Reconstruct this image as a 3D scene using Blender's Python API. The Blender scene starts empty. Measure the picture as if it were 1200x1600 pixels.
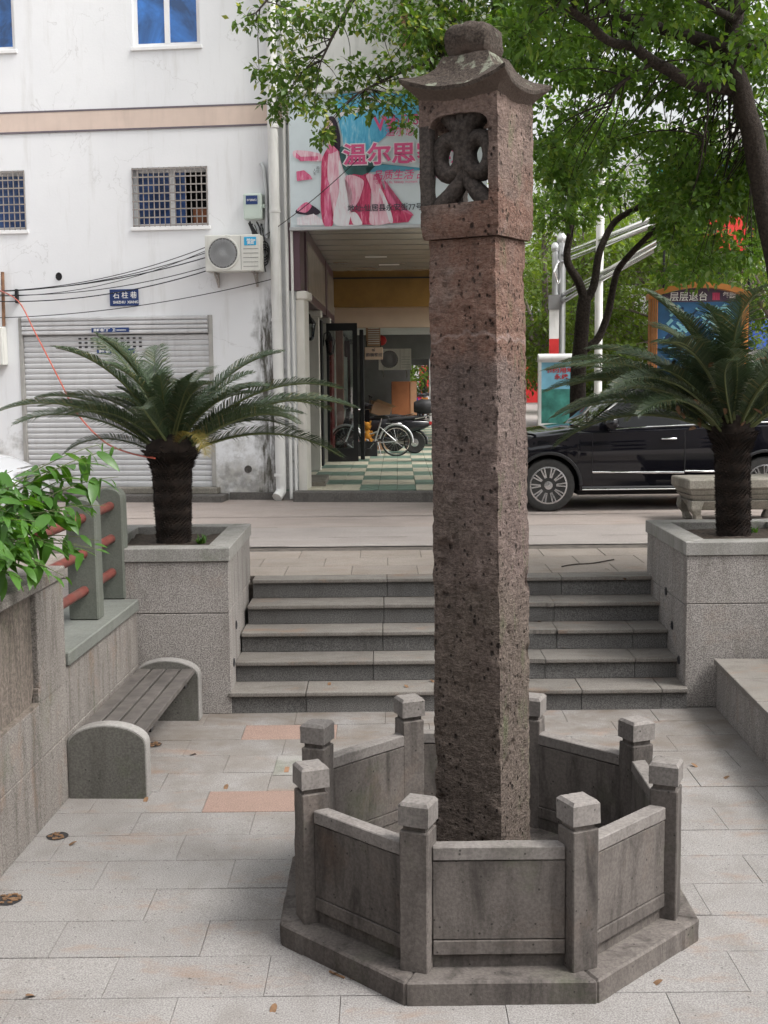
import bpy, bmesh, math, random
import numpy as np
from mathutils import Vector, Matrix, noise as mn
R = random.Random(7); NR = np.random.RandomState(11)
SC = bpy.context.scene; COL = SC.collection
# ------------------------------------------------------------------ camera, sky, sun, exposure
FPX, CAMZ, ROLL = 1900.0, 2.6, 0.010
PIT = math.atan((800 - 587.0) / FPX)
def set_camera():
    cd = bpy.data.cameras.new('camera'); co = bpy.data.objects.new('camera', cd); COL.objects.link(co)
    cd.sensor_fit = 'VERTICAL'; cd.sensor_height = 24; cd.lens = FPX / 1600 * 24
    cd.clip_start = 0.05; cd.clip_end = 3000
    rt = Vector((1, 0, 0)); up = Vector((0, math.sin(PIT), math.cos(PIT))); fw = Vector((0, math.cos(PIT), -math.sin(PIT)))
    c, s = math.cos(ROLL), math.sin(ROLL)
    r2 = rt * c - up * s; u2 = rt * s + up * c
    m = Matrix((r2, u2, -fw)).transposed().to_4x4(); m.translation = (0, 0, CAMZ)
    co.matrix_world = m; SC.camera = co
set_camera()
SUN_EL, SUN_AZ = math.radians(55), math.radians(112)      # azimuth measured from +Y towards +X
w = bpy.data.worlds.new('World'); SC.world = w; w.use_nodes = True
wt = w.node_tree; bg = wt.nodes['Background']
sky = wt.nodes.new('ShaderNodeTexSky'); sky.sky_type = 'NISHITA'; sky.sun_disc = False
sky.sun_elevation = SUN_EL; sky.sun_rotation = SUN_AZ; sky.dust_density = 6; sky.air_density = 1.6; sky.altitude = 50
hs = wt.nodes.new('ShaderNodeHueSaturation'); hs.inputs['Saturation'].default_value = 0.16
wt.links.new(sky.outputs[0], hs.inputs['Color']); wt.links.new(hs.outputs[0], bg.inputs[0])
bg.inputs[1].default_value = 0.15
sl = bpy.data.lights.new('sun', 'SUN'); so = bpy.data.objects.new('sun', sl); COL.objects.link(so)
sl.energy = 1.5; sl.angle = math.radians(16); sl.color = (1, 0.97, 0.93)
sd = Vector((math.sin(SUN_AZ) * math.cos(SUN_EL), math.cos(SUN_AZ) * math.cos(SUN_EL), math.sin(SUN_EL)))
so.rotation_euler = sd.to_track_quat('Z', 'Y').to_euler(); so.location = sd * 40
SC.view_settings.view_transform = 'Standard'; SC.view_settings.look = 'None'
SC.view_settings.exposure = 0.9; SC.view_settings.gamma = 1.0; SC.view_settings.use_curve_mapping = False
SC.render.engine = 'CYCLES'; SC.cycles.use_denoising = True; SC.cycles.max_bounces = 5; SC.cycles.diffuse_bounces = 3; SC.cycles.glossy_bounces = 3; SC.cycles.adaptive_threshold = .035
SC.cycles.transparent_max_bounces = 12; SC.cycles.caustics_reflective = False; SC.cycles.caustics_refractive = False

# ------------------------------------------------------------------ measuring helpers (photo pixel -> place in the world)
def ray(x, y):
    u = (x - 600) / FPX; v = (800 - y) / FPX; c, s = math.cos(ROLL), math.sin(ROLL)
    u, v = u * c + v * s, -u * s + v * c
    return Vector((u, math.cos(PIT) + v * math.sin(PIT), -math.sin(PIT) + v * math.cos(PIT)))
def at(x, y, Y):
    r = ray(x, y); return Vector((0, 0, CAMZ)) + r * (Y / r.y)
def atz(x, y, z):
    r = ray(x, y); return Vector((0, 0, CAMZ)) + r * ((z - CAMZ) / r.z)
ST = 0.835                                           # street level; the sunken court is 0
FO = Vector((-1.2, 17.44, 0)); FR = -0.1135
FE = Vector((math.cos(FR), math.sin(FR), 0)); FN = Vector((-math.sin(FR), math.cos(FR), 0))
def fac(x, y, off=0.0):
    """the point of the house front (s along it, off behind it, height) seen at a pixel"""
    r = ray(x, y); o = Vector((0, 0, CAMZ)) - FO
    t = (off - o.dot(FN)) / r.dot(FN); p = o + r * t
    return p.dot(FE), p.z

# ------------------------------------------------------------------ object helpers
def wmat(o):
    m = o.matrix_basis.copy()
    while o.parent: o = o.parent; m = o.matrix_basis @ m
    return m
def props(o, label=None, cat=None, group=None, kind=None):
    for k, v in (('label', label), ('category', cat), ('group', group), ('kind', kind)):
        if v: o[k] = v
    return o
def thing(name, label, cat, loc=(0, 0, 0), rz=0.0, group=None):
    o = bpy.data.objects.new(name, None); COL.objects.link(o); o.empty_display_size = .1
    o.location = loc; o.rotation_euler = (0, 0, rz)
    return props(o, label, cat, group)
def link(name, me, parent=None, loc=(0, 0, 0), rot=(0, 0, 0), sc=(1, 1, 1)):
    o = bpy.data.objects.new(name, me); COL.objects.link(o); o.parent = parent
    o.location = loc; o.rotation_euler = rot; o.scale = sc
    return o
class MB:
    def __init__(s): s.v = []; s.f = []; s.mi = []; s.cur = 0
    def add(s, vs, fs):
        b = len(s.v); s.v += [tuple(p) for p in vs]; s.f += [tuple(i + b for i in f) for f in fs]; s.mi += [s.cur] * len(fs); return s
    def box(s, x0, x1, y0, y1, z0, z1):
        return s.add([(x, y, z) for z in (z0, z1) for y in (y0, y1) for x in (x0, x1)],
                     [(0, 2, 3, 1), (4, 5, 7, 6), (0, 1, 5, 4), (2, 6, 7, 3), (0, 4, 6, 2), (1, 3, 7, 5)])
    def bar(s, a, b, wx, wz, up=(0, 0, 1)):
        a, b = Vector(a), Vector(b); d = (b - a).normalized(); up = Vector(up)
        sx = d.cross(up)
        if sx.length < 1e-4: sx = d.cross(Vector((0, 1, 0)))
        sx.normalize(); u = sx.cross(d).normalized(); sx *= wx / 2; u *= wz / 2
        vs = [p + i * sx + j * u for p in (a, b) for j in (-1, 1) for i in (-1, 1)]
        return s.add(vs, [(0, 1, 3, 2), (4, 6, 7, 5), (0, 4, 5, 1), (2, 3, 7, 6), (0, 2, 6, 4), (1, 5, 7, 3)])
    def prism(s, poly, ext):
        n = len(poly); p = [Vector(q) for q in poly]; e = Vector(ext)
        nrm = sum(((p[i].cross(p[(i + 1) % n])) for i in range(n)), Vector())
        c = sum(p, Vector()) / n
        nrm = sum((((p[i] - c).cross(p[(i + 1) % n] - c)) for i in range(n)), Vector())
        if nrm.dot(e) > 0: p = p[::-1]
        vs = p + [q + e for q in p]
        return s.add(vs, [tuple(range(n)), tuple(range(2 * n - 1, n - 1, -1))] + [(i, i + n, (i + 1) % n + n, (i + 1) % n) for i in range(n)])
    def tube(s, pts, rad, n=8, cap=True, squash=1.0):
        pts = [Vector(p) for p in pts]; m = len(pts)
        if not hasattr(rad, '__len__'): rad = [rad] * m
        up = Vector((0, 0, 1)); t0 = (pts[1] - pts[0]).normalized()
        if abs(t0.dot(up)) > .95: up = Vector((0, 1, 0))
        x = t0.cross(up).normalized(); vs = []; fs = []
        for i, p in enumerate(pts):
            t = (pts[min(i + 1, m - 1)] - pts[max(i - 1, 0)]).normalized()
            x = (x - t * x.dot(t)).normalized(); y = t.cross(x)
            for k in range(n):
                a = 2 * math.pi * k / n; vs.append(p + (x * math.cos(a) + y * math.sin(a) * squash) * rad[i])
        for i in range(m - 1):
            for k in range(n):
                k2 = (k + 1) % n; fs.append((i * n + k, i * n + k2, (i + 1) * n + k2, (i + 1) * n + k))
        if cap: fs += [tuple(range(n - 1, -1, -1)), tuple(range((m - 1) * n, m * n))]
        return s.add(vs, fs)
    def lathe(s, prof, n=24, c=(0, 0, 0), ax='z', a0=0.0, sq=False):
        vs = []; fs = []; m = len(prof)
        for r, z in prof:
            for k in range(n):
                a = a0 + 2 * math.pi * k / n; q = (r * math.cos(a), r * math.sin(a), z)
                if ax == 'y': q = (q[0], q[2], q[1])
                elif ax == 'x': q = (q[2], q[0], q[1])
                vs.append((q[0] + c[0], q[1] + c[1], q[2] + c[2]))
        for i in range(m - 1):
            for k in range(n):
                k2 = (k + 1) % n; f = (i * n + k, i * n + k2, (i + 1) * n + k2, (i + 1) * n + k)
                fs.append(f if ax != 'y' else f[::-1])
        fs.append(tuple(range(n))[::-1] if ax != 'y' else tuple(range(n))); e = tuple(range((m - 1) * n, m * n)); fs.append(e if ax != 'y' else e[::-1])
        return s.add(vs, fs)
    def mesh(s, name, mats, bevel=0.0, smooth=None, seg=1):
        me = bpy.data.meshes.new(name); me.from_pydata(s.v, [], s.f)
        for m in (mats if isinstance(mats, (list, tuple)) else [mats]): me.materials.append(m)
        if any(s.mi): me.polygons.foreach_set('material_index', s.mi)
        bm = bmesh.new(); bm.from_mesh(me); bmesh.ops.recalc_face_normals(bm, faces=bm.faces)
        if bevel: bmesh.ops.bevel(bm, geom=list(bm.edges), offset=bevel, segments=seg, affect='EDGES', profile=.6, clamp_overlap=True)
        bm.to_mesh(me); bm.free()
        if smooth is not None:
            me.shade_smooth(); me.set_sharp_from_angle(angle=math.radians(smooth))
        me.update(); return me
    def build(s, name, mats, parent=None, world=True, **kw):
        if not s.v: return None
        org = None
        if parent is not None and world:
            im = wmat(parent).inverted(); s.v = [tuple(im @ Vector(p)) for p in s.v]
        elif parent is None:
            a = np.array(s.v); org = ((a[:, 0].min() + a[:, 0].max()) / 2, (a[:, 1].min() + a[:, 1].max()) / 2, a[:, 2].min())
            s.v = [tuple(p) for p in (a - np.array(org))]
        o = link(name, s.mesh(name, mats, **kw), parent)
        if org: o.location = org
        return o
def one(name, mats, label, cat, mb, group=None, **kw):
    return props(mb.build(name, mats, None, **kw), label, cat, group)
def struct(name, mats, mb, **kw):
    return props(mb.build(name, mats, None, **kw), kind='structure')
def npmesh(name, V, F, mats, smooth=False):
    """V (n,3) and F (m,k) arrays, all faces with k corners"""
    me = bpy.data.meshes.new(name); n, m, k = len(V), len(F), F.shape[1]
    me.vertices.add(n); me.vertices.foreach_set('co', np.ascontiguousarray(V, np.float32).ravel())
    me.loops.add(m * k); me.loops.foreach_set('vertex_index', np.ascontiguousarray(F, np.int32).ravel())
    me.polygons.add(m); me.polygons.foreach_set('loop_start', np.arange(0, m * k, k, dtype=np.int32))
    try: me.polygons.foreach_set('loop_total', np.full(m, k, dtype=np.int32))
    except Exception: pass
    me.update(calc_edges=True); me.validate()
    for mt in (mats if isinstance(mats, (list, tuple)) else [mats]): me.materials.append(mt)
    if smooth: me.shade_smooth()
    return me
def clone(o, parent=None):
    c = o.copy(); COL.objects.link(c); c.parent = parent
    for ch in list(o.children): clone(ch, c)
    return c
def text(body, size, mat, parent, m, name='lettering', bold=0.0, sx=1.0, shear=0.0, extrude=0.0015, align='LEFT'):
    """flat print: letters as a thin mesh at matrix m (in the world)"""
    cu = bpy.data.curves.new(name, 'FONT'); cu.body = body; cu.size = size; cu.extrude = extrude; cu.offset = bold; cu.shear = shear
    cu.align_x = align; cu.resolution_u = 3
    t = bpy.data.objects.new('tmp', cu); COL.objects.link(t); bpy.context.view_layer.update()
    me = bpy.data.meshes.new_from_object(t.evaluated_get(bpy.context.evaluated_depsgraph_get()))
    bpy.data.objects.remove(t); bpy.data.curves.remove(cu)
    me.materials.clear(); me.materials.append(mat)
    me.transform(wmat(parent).inverted() @ m @ Matrix.Diagonal((sx, 1, 1, 1))); me.name = name
    return link(name, me, parent)
def facing(p, rz=0.0):
    """matrix for text standing upright, read from -Y"""
    return Matrix.Translation(p) @ Matrix.Rotation(rz, 4, 'Z') @ Matrix.Rotation(math.pi / 2, 4, 'X')

# ------------------------------------------------------------------ materials
def nd(nt, typ, ins=None, **pr):
    n = nt.nodes.new(typ)
    for k, v in pr.items(): setattr(n, k, v)
    for k, v in (ins or {}).items():
        if isinstance(v, bpy.types.NodeSocket): nt.links.new(v, n.inputs[k])
        else: n.inputs[k].default_value = v
    return n
def c4(c): return (c[0], c[1], c[2], 1)
def noi(nt, vec, sc, det=4, ro=.55, di=0): return nd(nt, 'ShaderNodeTexNoise', {'Vector': vec, 'Scale': sc, 'Detail': det, 'Roughness': ro, 'Distortion': di}).outputs[0]
def mp(nt, v, a, b, c=0., d=1.): return nd(nt, 'ShaderNodeMapRange', {0: v, 1: a, 2: b, 3: c, 4: d}).outputs[0]
def mth(nt, op, a, b=0.): return nd(nt, 'ShaderNodeMath', {0: a, 1: b}, operation=op).outputs[0]
def mix(nt, f, a, b, mode='MIX'):
    n = nd(nt, 'ShaderNodeMix', data_type='RGBA', blend_type=mode)
    for i, v in ((0, f), (6, a), (7, b)):
        if isinstance(v, bpy.types.NodeSocket): nt.links.new(v, n.inputs[i])
        else: n.inputs[i].default_value = c4(v) if i else v
    return n.outputs[2]
def pos(nt, sc=(1, 1, 1)):
    g = nd(nt, 'ShaderNodeNewGeometry').outputs['Position']
    return g if sc == (1, 1, 1) else nd(nt, 'ShaderNodeMapping', {0: g, 3: sc}).outputs[0]
def new(name, rough=.8, metal=0., spec=.4):
    m = bpy.data.materials.new(name); m.use_nodes = True; nt = m.node_tree; b = nt.nodes['Principled BSDF']
    b.inputs['Roughness'].default_value = rough; b.inputs['Metallic'].default_value = metal; b.inputs['Specular IOR Level'].default_value = spec
    return m, nt, b
def setc(nt, b, c): nt.links.new(c, b.inputs['Base Color'])
def bump(nt, b, h, st=.3, di=.01):
    n = nd(nt, 'ShaderNodeBump', {'Height': h, 'Strength': st, 'Distance': di}); nt.links.new(n.outputs[0], b.inputs['Normal'])
def plain(name, c, rough=.6, metal=0., var=.12, sc=3., spec=.4, grime=0.):
    m, nt, b = new(name, rough, metal, spec); p = pos(nt)
    n = noi(nt, p, sc, 5); col = mix(nt, mp(nt, n, .3, .7), [x * (1 - var) for x in c], [min(1, x * (1 + var)) for x in c])
    if grime:
        g = noi(nt, pos(nt, (5, 5, .8)), 1.6, 6, .65); col = mix(nt, mp(nt, g, .5, .75, 0, grime), col, (.09, .08, .065))
    setc(nt, b, col); return m
def stone(name, c1, c2, speck=160, amt=.5, stain=.35, stc=(.07, .065, .055), rough=.85, bmp=.25, bsc=90, var=.16, moss=0., streak=(2.5, 2.5, .5), rust=0., spots=0., bdist=.006, ydirt=0):
    m, nt, b = new(name, rough, 0, .3); p = pos(nt)
    col = mix(nt, mp(nt, noi(nt, p, 1.7, 5), .3, .7), c1, c2)
    s1 = noi(nt, p, speck, 2, .6)
    col = mix(nt, amt, col, mix(nt, mp(nt, s1, .38, .62), [x * .35 for x in c1], [min(1, x * 1.75) for x in c2]))
    st = noi(nt, pos(nt, streak), 2.2, 7, .65, .4)
    col = mix(nt, mp(nt, st, .48, .72, 0, stain), col, stc)
    if moss:
        mo = noi(nt, p, 3.1, 6, .7); col = mix(nt, mp(nt, mo, .55, .75, 0, moss), col, (.075, .095, .045))
    if rust:
        ru = noi(nt, pos(nt, (.7, 1.6, 1)), 2.3, 7, .72, .3); col = mix(nt, mp(nt, ru, .55, .74, 0, rust), col, (.24, .13, .07))
    if spots:
        v = nd(nt, 'ShaderNodeTexVoronoi', {'Vector': p, 'Scale': 26, 'Randomness': 1}).outputs[0]
        k = noi(nt, p, 9, 2); col = mix(nt, mth(nt, 'MULTIPLY', mp(nt, v, .1, .16, spots, 0), mp(nt, k, .5, .56)), col, (.025, .022, .02))
    if ydirt:                                      # earth trodden down from the steps and left in drifts
        yy = nd(nt, 'ShaderNodeSeparateXYZ', {0: p}).outputs[1]; dn = noi(nt, pos(nt, (1, 1.4, 1)), 1.9, 7, .7, .5)
        col = mix(nt, mth(nt, 'MULTIPLY', mp(nt, yy, 6.3, 9.0, .05, .85), mp(nt, dn, .36, .62)), col, (.128, .105, .085))
    rn = nd(nt, 'ShaderNodeObjectInfo').outputs['Random']
    hv = nd(nt, 'ShaderNodeHueSaturation', {'Color': col, 'Value': mp(nt, rn, 0, 1, 1 - var, 1 + var)}).outputs[0]
    setc(nt, b, hv); bump(nt, b, noi(nt, p, bsc, 5, .7), bmp, bdist)
    nt.links.new(mp(nt, st, .4, .7, rough - .12, min(1, rough + .1)), b.inputs['Roughness'])
    return m
def leafmat(name, ca, cb, tl=.3, rough=.45, young=None):
    m, nt, b = new(name, rough, 0, .35)
    g = nd(nt, 'ShaderNodeNewGeometry'); r = g.outputs['Random Per Island']
    col = mix(nt, r, ca, cb)
    if young: col = mix(nt, mp(nt, r, .86, .9), col, young)
    n = noi(nt, g.outputs['Position'], 1.1, 3); col = mix(nt, mp(nt, n, .35, .65, 0, .5), col, [x * .6 for x in ca])
    setc(nt, b, col)
    t = nd(nt, 'ShaderNodeBsdfTranslucent', {'Color': nd(nt, 'ShaderNodeHueSaturation', {'Color': col, 'Hue': .485, 'Saturation': 1.15, 'Value': 1.6}).outputs[0]})
    ms = nd(nt, 'ShaderNodeMixShader', {0: tl, 1: b.outputs[0], 2: t.outputs[0]})
    nt.links.new(ms.outputs[0], nt.nodes['Material Output'].inputs[0]); return m

GR = stone('granite_paving', (.19, .18, .174), (.236, .225, .217), 140, .36, .45, (.13, .112, .098), .8, .18, 120, .03, ydirt=1, rust=.6, spots=.7, streak=(1.2, .8, 1.2))
GRED = stone('red_granite_paving', (.215, .15, .125), (.25, .172, .142), 130, .35, .3, (.2, .15, .12), .8, .15, 120, .06)
GLAND = stone('landing_paving', (.23, .2, .175), (.28, .243, .212), 120, .3, .35, (.19, .145, .11), .85, .15, 110, .07, rust=.4, streak=(1, 1.5, 1))
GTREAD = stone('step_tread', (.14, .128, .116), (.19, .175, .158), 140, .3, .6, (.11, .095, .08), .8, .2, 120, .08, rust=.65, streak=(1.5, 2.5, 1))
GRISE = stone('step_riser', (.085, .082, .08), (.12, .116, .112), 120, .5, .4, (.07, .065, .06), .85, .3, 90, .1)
GWALL = stone('rough_granite', (.20, .184, .172), (.25, .232, .218), 115, .6, .5, (.085, .07, .06), .9, .5, 110, .07, rust=.3, moss=.15)
GCAP = stone('planter_cap', (.20, .195, .18), (.26, .25, .235), 150, .3, .5, (.12, .115, .095), .85, .2, 120, .06, moss=.7)
GWAL2 = stone('stained_granite', (.15, .135, .122), (.20, .182, .167), 115, .5, .7, (.06, .05, .042), .9, .5, 110, .07, rust=.4, moss=.35, streak=(4, 4, .5))
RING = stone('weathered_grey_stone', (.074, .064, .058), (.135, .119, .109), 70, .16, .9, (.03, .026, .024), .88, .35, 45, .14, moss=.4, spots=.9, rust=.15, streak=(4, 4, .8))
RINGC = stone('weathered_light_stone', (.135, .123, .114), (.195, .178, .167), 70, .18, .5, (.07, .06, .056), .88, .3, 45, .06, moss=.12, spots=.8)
GREEN = stone('green_grey_stone', (.112, .117, .106), (.148, .154, .14), 90, .15, .35, (.1, .105, .085), .8, .2, 60, .04, moss=.25)
POSTG = stone('green_grey_concrete', (.085, .092, .078), (.115, .123, .105), 90, .12, .3, (.07, .07, .055), .85, .2, 60, .05, moss=.25)
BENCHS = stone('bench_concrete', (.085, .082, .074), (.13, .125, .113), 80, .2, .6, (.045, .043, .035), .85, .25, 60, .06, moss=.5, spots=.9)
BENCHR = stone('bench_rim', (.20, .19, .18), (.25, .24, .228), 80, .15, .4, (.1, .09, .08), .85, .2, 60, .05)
ROUGH = stone('stained_plaster', (.10, .082, .068), (.18, .15, .128), 40, .25, .85, (.04, .038, .03), .95, .7, 40, .04, moss=.5, streak=(7, 7, .5), bdist=.012)
KERB = stone('dark_kerb', (.085, .08, .075), (.13, .12, .112), 60, .25, .4, (.04, .037, .03), .9, .4, 40, .08)
ROADM = stone('street_concrete', (.275, .235, .214), (.33, .283, .257), 60, .16, .3, (.2, .17, .15), .88, .18, 60, .03, rust=.28, streak=(.35, 1.1, 1))
ROADB = stone('street_asphalt', (.26, .232, .217), (.31, .278, .26), 60, .16, .25, (.2, .17, .155), .88, .18, 60, .03, streak=(.3, 1.2, 1))
JOINT = plain('joint_dirt', (.10, .085, .073), .95, var=.4, sc=14)
SOIL = plain('soil', (.055, .042, .032), 1, var=.6, sc=40)
OLDST = stone('old_carved_stone', (.17, .16, .135), (.24, .22, .19), 60, .2, .5, (.08, .075, .06), .9, .4, 40, .05, moss=.4)
WOODG = plain('grey_timber', (.075, .066, .061), .8, var=.35, sc=9, grime=.35)
def tuff():
    m, nt, b = new('porous_tuff', .93, 0, .2); p = pos(nt)
    z = nd(nt, 'ShaderNodeSeparateXYZ', {0: p}).outputs[2]
    zz = mth(nt, 'ADD', z, mp(nt, noi(nt, p, 2.3, 5), .3, .7, -.45, .45))
    low = mix(nt, mp(nt, noi(nt, p, 9, 6, .7), .3, .7), (.07, .054, .042), (.125, .10, .08))
    mid = mix(nt, mp(nt, noi(nt, p, 8, 6, .7), .3, .7), (.105, .073, .064), (.185, .138, .125))
    top = mix(nt, mp(nt, noi(nt, p, 10, 6, .7), .3, .7), (.145, .07, .047), (.25, .135, .098))
    col = mix(nt, mp(nt, zz, 1.35, 1.9), low, mid); col = mix(nt, mp(nt, zz, 2.5, 2.85), col, top)
    col = mix(nt, mp(nt, zz, 3.2, 3.4), col, mix(nt, mp(nt, noi(nt, p, 7, 6, .7), .35, .65), (.12, .08, .066), (.31, .22, .185)))
    sp = noi(nt, p, 75, 4, .7); col = mix(nt, .36, col, mix(nt, mp(nt, sp, .35, .65), (.035, .027, .024), (.30, .24, .215)))
    v = nd(nt, 'ShaderNodeTexVoronoi', {'Vector': nd(nt, 'ShaderNodeMapping', {0: p, 3: (1, 1, .7)}).outputs[0], 'Scale': 34, 'Randomness': 1}).outputs[0]
    k = noi(nt, p, 11, 3); pit = mth(nt, 'MULTIPLY', mp(nt, v, .14, .26, 1, 0), mp(nt, k, .47, .54))
    v2 = nd(nt, 'ShaderNodeTexVoronoi', {'Vector': nd(nt, 'ShaderNodeMapping', {0: p, 3: (1, 1, .75)}).outputs[0], 'Scale': 17, 'Randomness': 1}).outputs[0]
    pit = mth(nt, 'MAXIMUM', pit, mth(nt, 'MULTIPLY', mp(nt, mth(nt, 'ADD', v2, mp(nt, noi(nt, p, 60, 3), .3, .7, -.06, .06)), .1, .2, 1, 0), mp(nt, noi(nt, p, 6, 3), .5, .55)))
    col = mix(nt, mth(nt, 'MULTIPLY', pit, .85), col, (.014, .011, .01))
    ch = noi(nt, nd(nt, 'ShaderNodeMapping', {0: p, 2: (.0, .5, .0), 3: (14, 14, 34)}).outputs[0], 2.2, 4, .6, .6); col = mix(nt, mp(nt, ch, .5, .72, 0, .55), col, (.045, .036, .03))
    bl = noi(nt, p, 5, 5, .7); col = mix(nt, mp(nt, bl, .60, .70, 0, .6), col, (.30, .24, .215))
    gm = noi(nt, pos(nt, (4, 4, 1.2)), 2.5, 6, .7); nx = nd(nt, 'ShaderNodeSeparateXYZ', {0: nd(nt, 'ShaderNodeNewGeometry').outputs['Normal']}).outputs[0]
    col = mix(nt, mth(nt, 'MULTIPLY', mp(nt, gm, .55, .68, 0, .55), mp(nt, nx, .3, .7)), col, (.10, .125, .06))
    dr = noi(nt, pos(nt, (9, 9, .7)), 1.5, 5, .7); col = mix(nt, mp(nt, dr, .55, .72, 0, .5), col, (.045, .037, .033))
    pa = noi(nt, p, 3.2, 6, .75, .5); col = mix(nt, mp(nt, pa, .58, .66, 0, .3), col, (.23, .18, .155))
    seam = mth(nt, 'ABSOLUTE', mth(nt, 'SUBTRACT', mth(nt, 'ADD', z, mp(nt, noi(nt, p, 5, 3), .3, .7, -.06, .06)), 2.79))
    col = mix(nt, mp(nt, seam, .004, .014, .38, 0), col, (.36, .29, .27))
    setc(nt, b, col)
    h = mth(nt, 'SUBTRACT', mth(nt, 'ADD', mth(nt, 'MULTIPLY', noi(nt, p, 55, 6, .75), .8), mth(nt, 'MULTIPLY', mth(nt, 'SUBTRACT', noi(nt, p, 18, 4, .6), ch), .8)), mth(nt, 'MULTIPLY', pit, 1.2))
    bump(nt, b, h, .9, .022); return m
TUFF = tuff()
def tuffroof():
    m, nt, b = new('lichened_roof_stone', .95, 0, .2); p = pos(nt)
    col = mix(nt, mp(nt, noi(nt, p, 9, 6, .7), .3, .7), (.02, .016, .013), (.075, .058, .048))
    col = mix(nt, .45, col, mix(nt, mp(nt, noi(nt, p, 80, 4, .7), .35, .65), (.012, .01, .008), (.16, .13, .11)))
    nz = nd(nt, 'ShaderNodeSeparateXYZ', {0: nd(nt, 'ShaderNodeNewGeometry').outputs['Normal']}).outputs[2]
    li = noi(nt, p, 11, 5, .6); col = mix(nt, mth(nt, 'MULTIPLY', mp(nt, li, .57, .63, 0, .75), mp(nt, nz, .1, .4)), col, (.24, .26, .2))
    col = mix(nt, mp(nt, nz, -.5, -.1, .5, 0), col, (.17, .13, .11))
    setc(nt, b, col); bump(nt, b, noi(nt, p, 45, 6, .75), .8, .02); return m
TROOF = tuffroof()
SOOT = stone('sooty_stone', (.03, .026, .024), (.085, .07, .062), 60, .3, .5, (.012, .011, .01), .95, .8, 45, .0, bdist=.015)
def stucco():
    m, nt, b = new('white_render', .9, 0, .2); p = pos(nt)
    col = mix(nt, mp(nt, noi(nt, p, .8, 5), .3, .7), (.74, .75, .77), (.80, .81, .825))
    z = nd(nt, 'ShaderNodeSeparateXYZ', {0: p}).outputs[2]; xx = nd(nt, 'ShaderNodeSeparateXYZ', {0: p}).outputs[0]
    g = noi(nt, pos(nt, (3, 3, .35)), 1.8, 7, .68)
    col = mix(nt, mp(nt, g, .55, .8, 0, .35), col, (.42, .40, .36))
    # dirt that climbs from the pavement
    lo = mth(nt, 'MULTIPLY', mp(nt, mth(nt, 'ADD', z, mp(nt, noi(nt, p, 3.5, 6, .7), .3, .7, -.55, .55)), .95, 1.75, 1, 0), .75)
    col = mix(nt, lo, col, mix(nt, mp(nt, noi(nt, p, 9, 4), .4, .6), (.15, .14, .12), (.33, .31, .27)))
    # drip stain beside the condenser unit
    sx = mth(nt, 'ABSOLUTE', mth(nt, 'SUBTRACT', mth(nt, 'ADD', xx, mp(nt, noi(nt, p, 4, 4), .3, .7, -.1, .1)), -1.62))
    sm = mth(nt, 'MULTIPLY', mp(nt, sx, .07, .22, 1, 0), mp(nt, mth(nt, 'ADD', z, mp(nt, noi(nt, p, 2, 4), .3, .7, -.3, .3)), 3.5, 4.1, 1, 0))
    col = mix(nt, mth(nt, 'MULTIPLY', sm, mp(nt, noi(nt, pos(nt, (8, 8, 1.2)), 2.2, 6, .7), .38, .55, .15, .95)), col, (.07, .065, .05))
    ck = mth(nt, 'ABSOLUTE', mth(nt, 'SUBTRACT', noi(nt, p, .75, 6, .55, .6), .5)); col = mix(nt, mth(nt, 'MULTIPLY', mp(nt, ck, .0012, .004, .22, 0), mp(nt, noi(nt, p, .9, 2), .45, .55)), col, (.3, .29, .27))
    setc(nt, b, col); bump(nt, b, noi(nt, p, 30, 5), .12, .01); return m
STUC = stucco()
WHITE = plain('white_paint', (.78, .78, .78), .5, var=.04, grime=.1)
WHITE2 = plain('pale_plaster', (.66, .66, .65), .85, var=.06, grime=.35)
BEIGE = plain('beige_band', (.64, .52, .45), .9, var=.05, grime=.12)
LINE = plain('dark_line_paint', (.14, .12, .14), .8)
SHUT = plain('roller_slat', (.56, .56, .57), .45, 0, var=.05, sc=1.5, grime=.2)
SHUTF = plain('shutter_frame', (.38, .37, .35), .6, .2, var=.2, grime=.8)
RUST = plain('rusty_steel', (.22, .12, .07), .85, var=.4, sc=10)
STEEL = plain('galvanised_steel', (.5, .51, .52), .35, .7, var=.1)
BARS = plain('window_bars', (.36, .33, .31), .45, .5, var=.2)
CHROME = plain('chrome', (.78, .78, .79), .12, 1., var=.02)
BLACKM = plain('black_metal', (.02, .02, .022), .45, .3, var=.1)
DARK = plain('dark_interior', (.02, .019, .02), .9)
BLACKP = plain('black_plastic', (.022, .022, .024), .6, var=.2)
RUBBER = plain('rubber', (.028, .027, .026), .8, var=.25, sc=20)
ACW = plain('ac_casing', (.66, .66, .62), .5, var=.05, grime=.35)
ACD = plain('ac_grille', (.17, .17, .17), .6)
PIPEW = plain('white_pipe', (.7, .7, .68), .55, var=.05, grime=.25)
WIRE = plain('black_cable', (.018, .018, .02), .6)
ORANGE = plain('orange_cable', (.42, .075, .04), .5)
REDP = plain('red_pipe', (.115, .03, .023), .55, var=.3, sc=14, grime=.35)
SIGNB = plain('blue_sign', (.018, .045, .16), .35, var=.08)
WPRINT = plain('white_print', (.82, .82, .8), .6, var=.02)
def glassy(name, c, rough=.06, var=.5):
    m, nt, b = new(name, rough, 0, .8); n = noi(nt, pos(nt), 1.7, 4, .6, 1.2)
    setc(nt, b, mix(nt, mp(nt, n, .35, .65), [x * (1 - var) for x in c], [min(1, x * (1 + var)) for x in c])); return m
BLUEG = glassy('blue_window_glass', (.02, .12, .38), .05, .55)
BLUEC = glassy('blue_curtain_glass', (.03, .07, .2), .1, .5)
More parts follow.
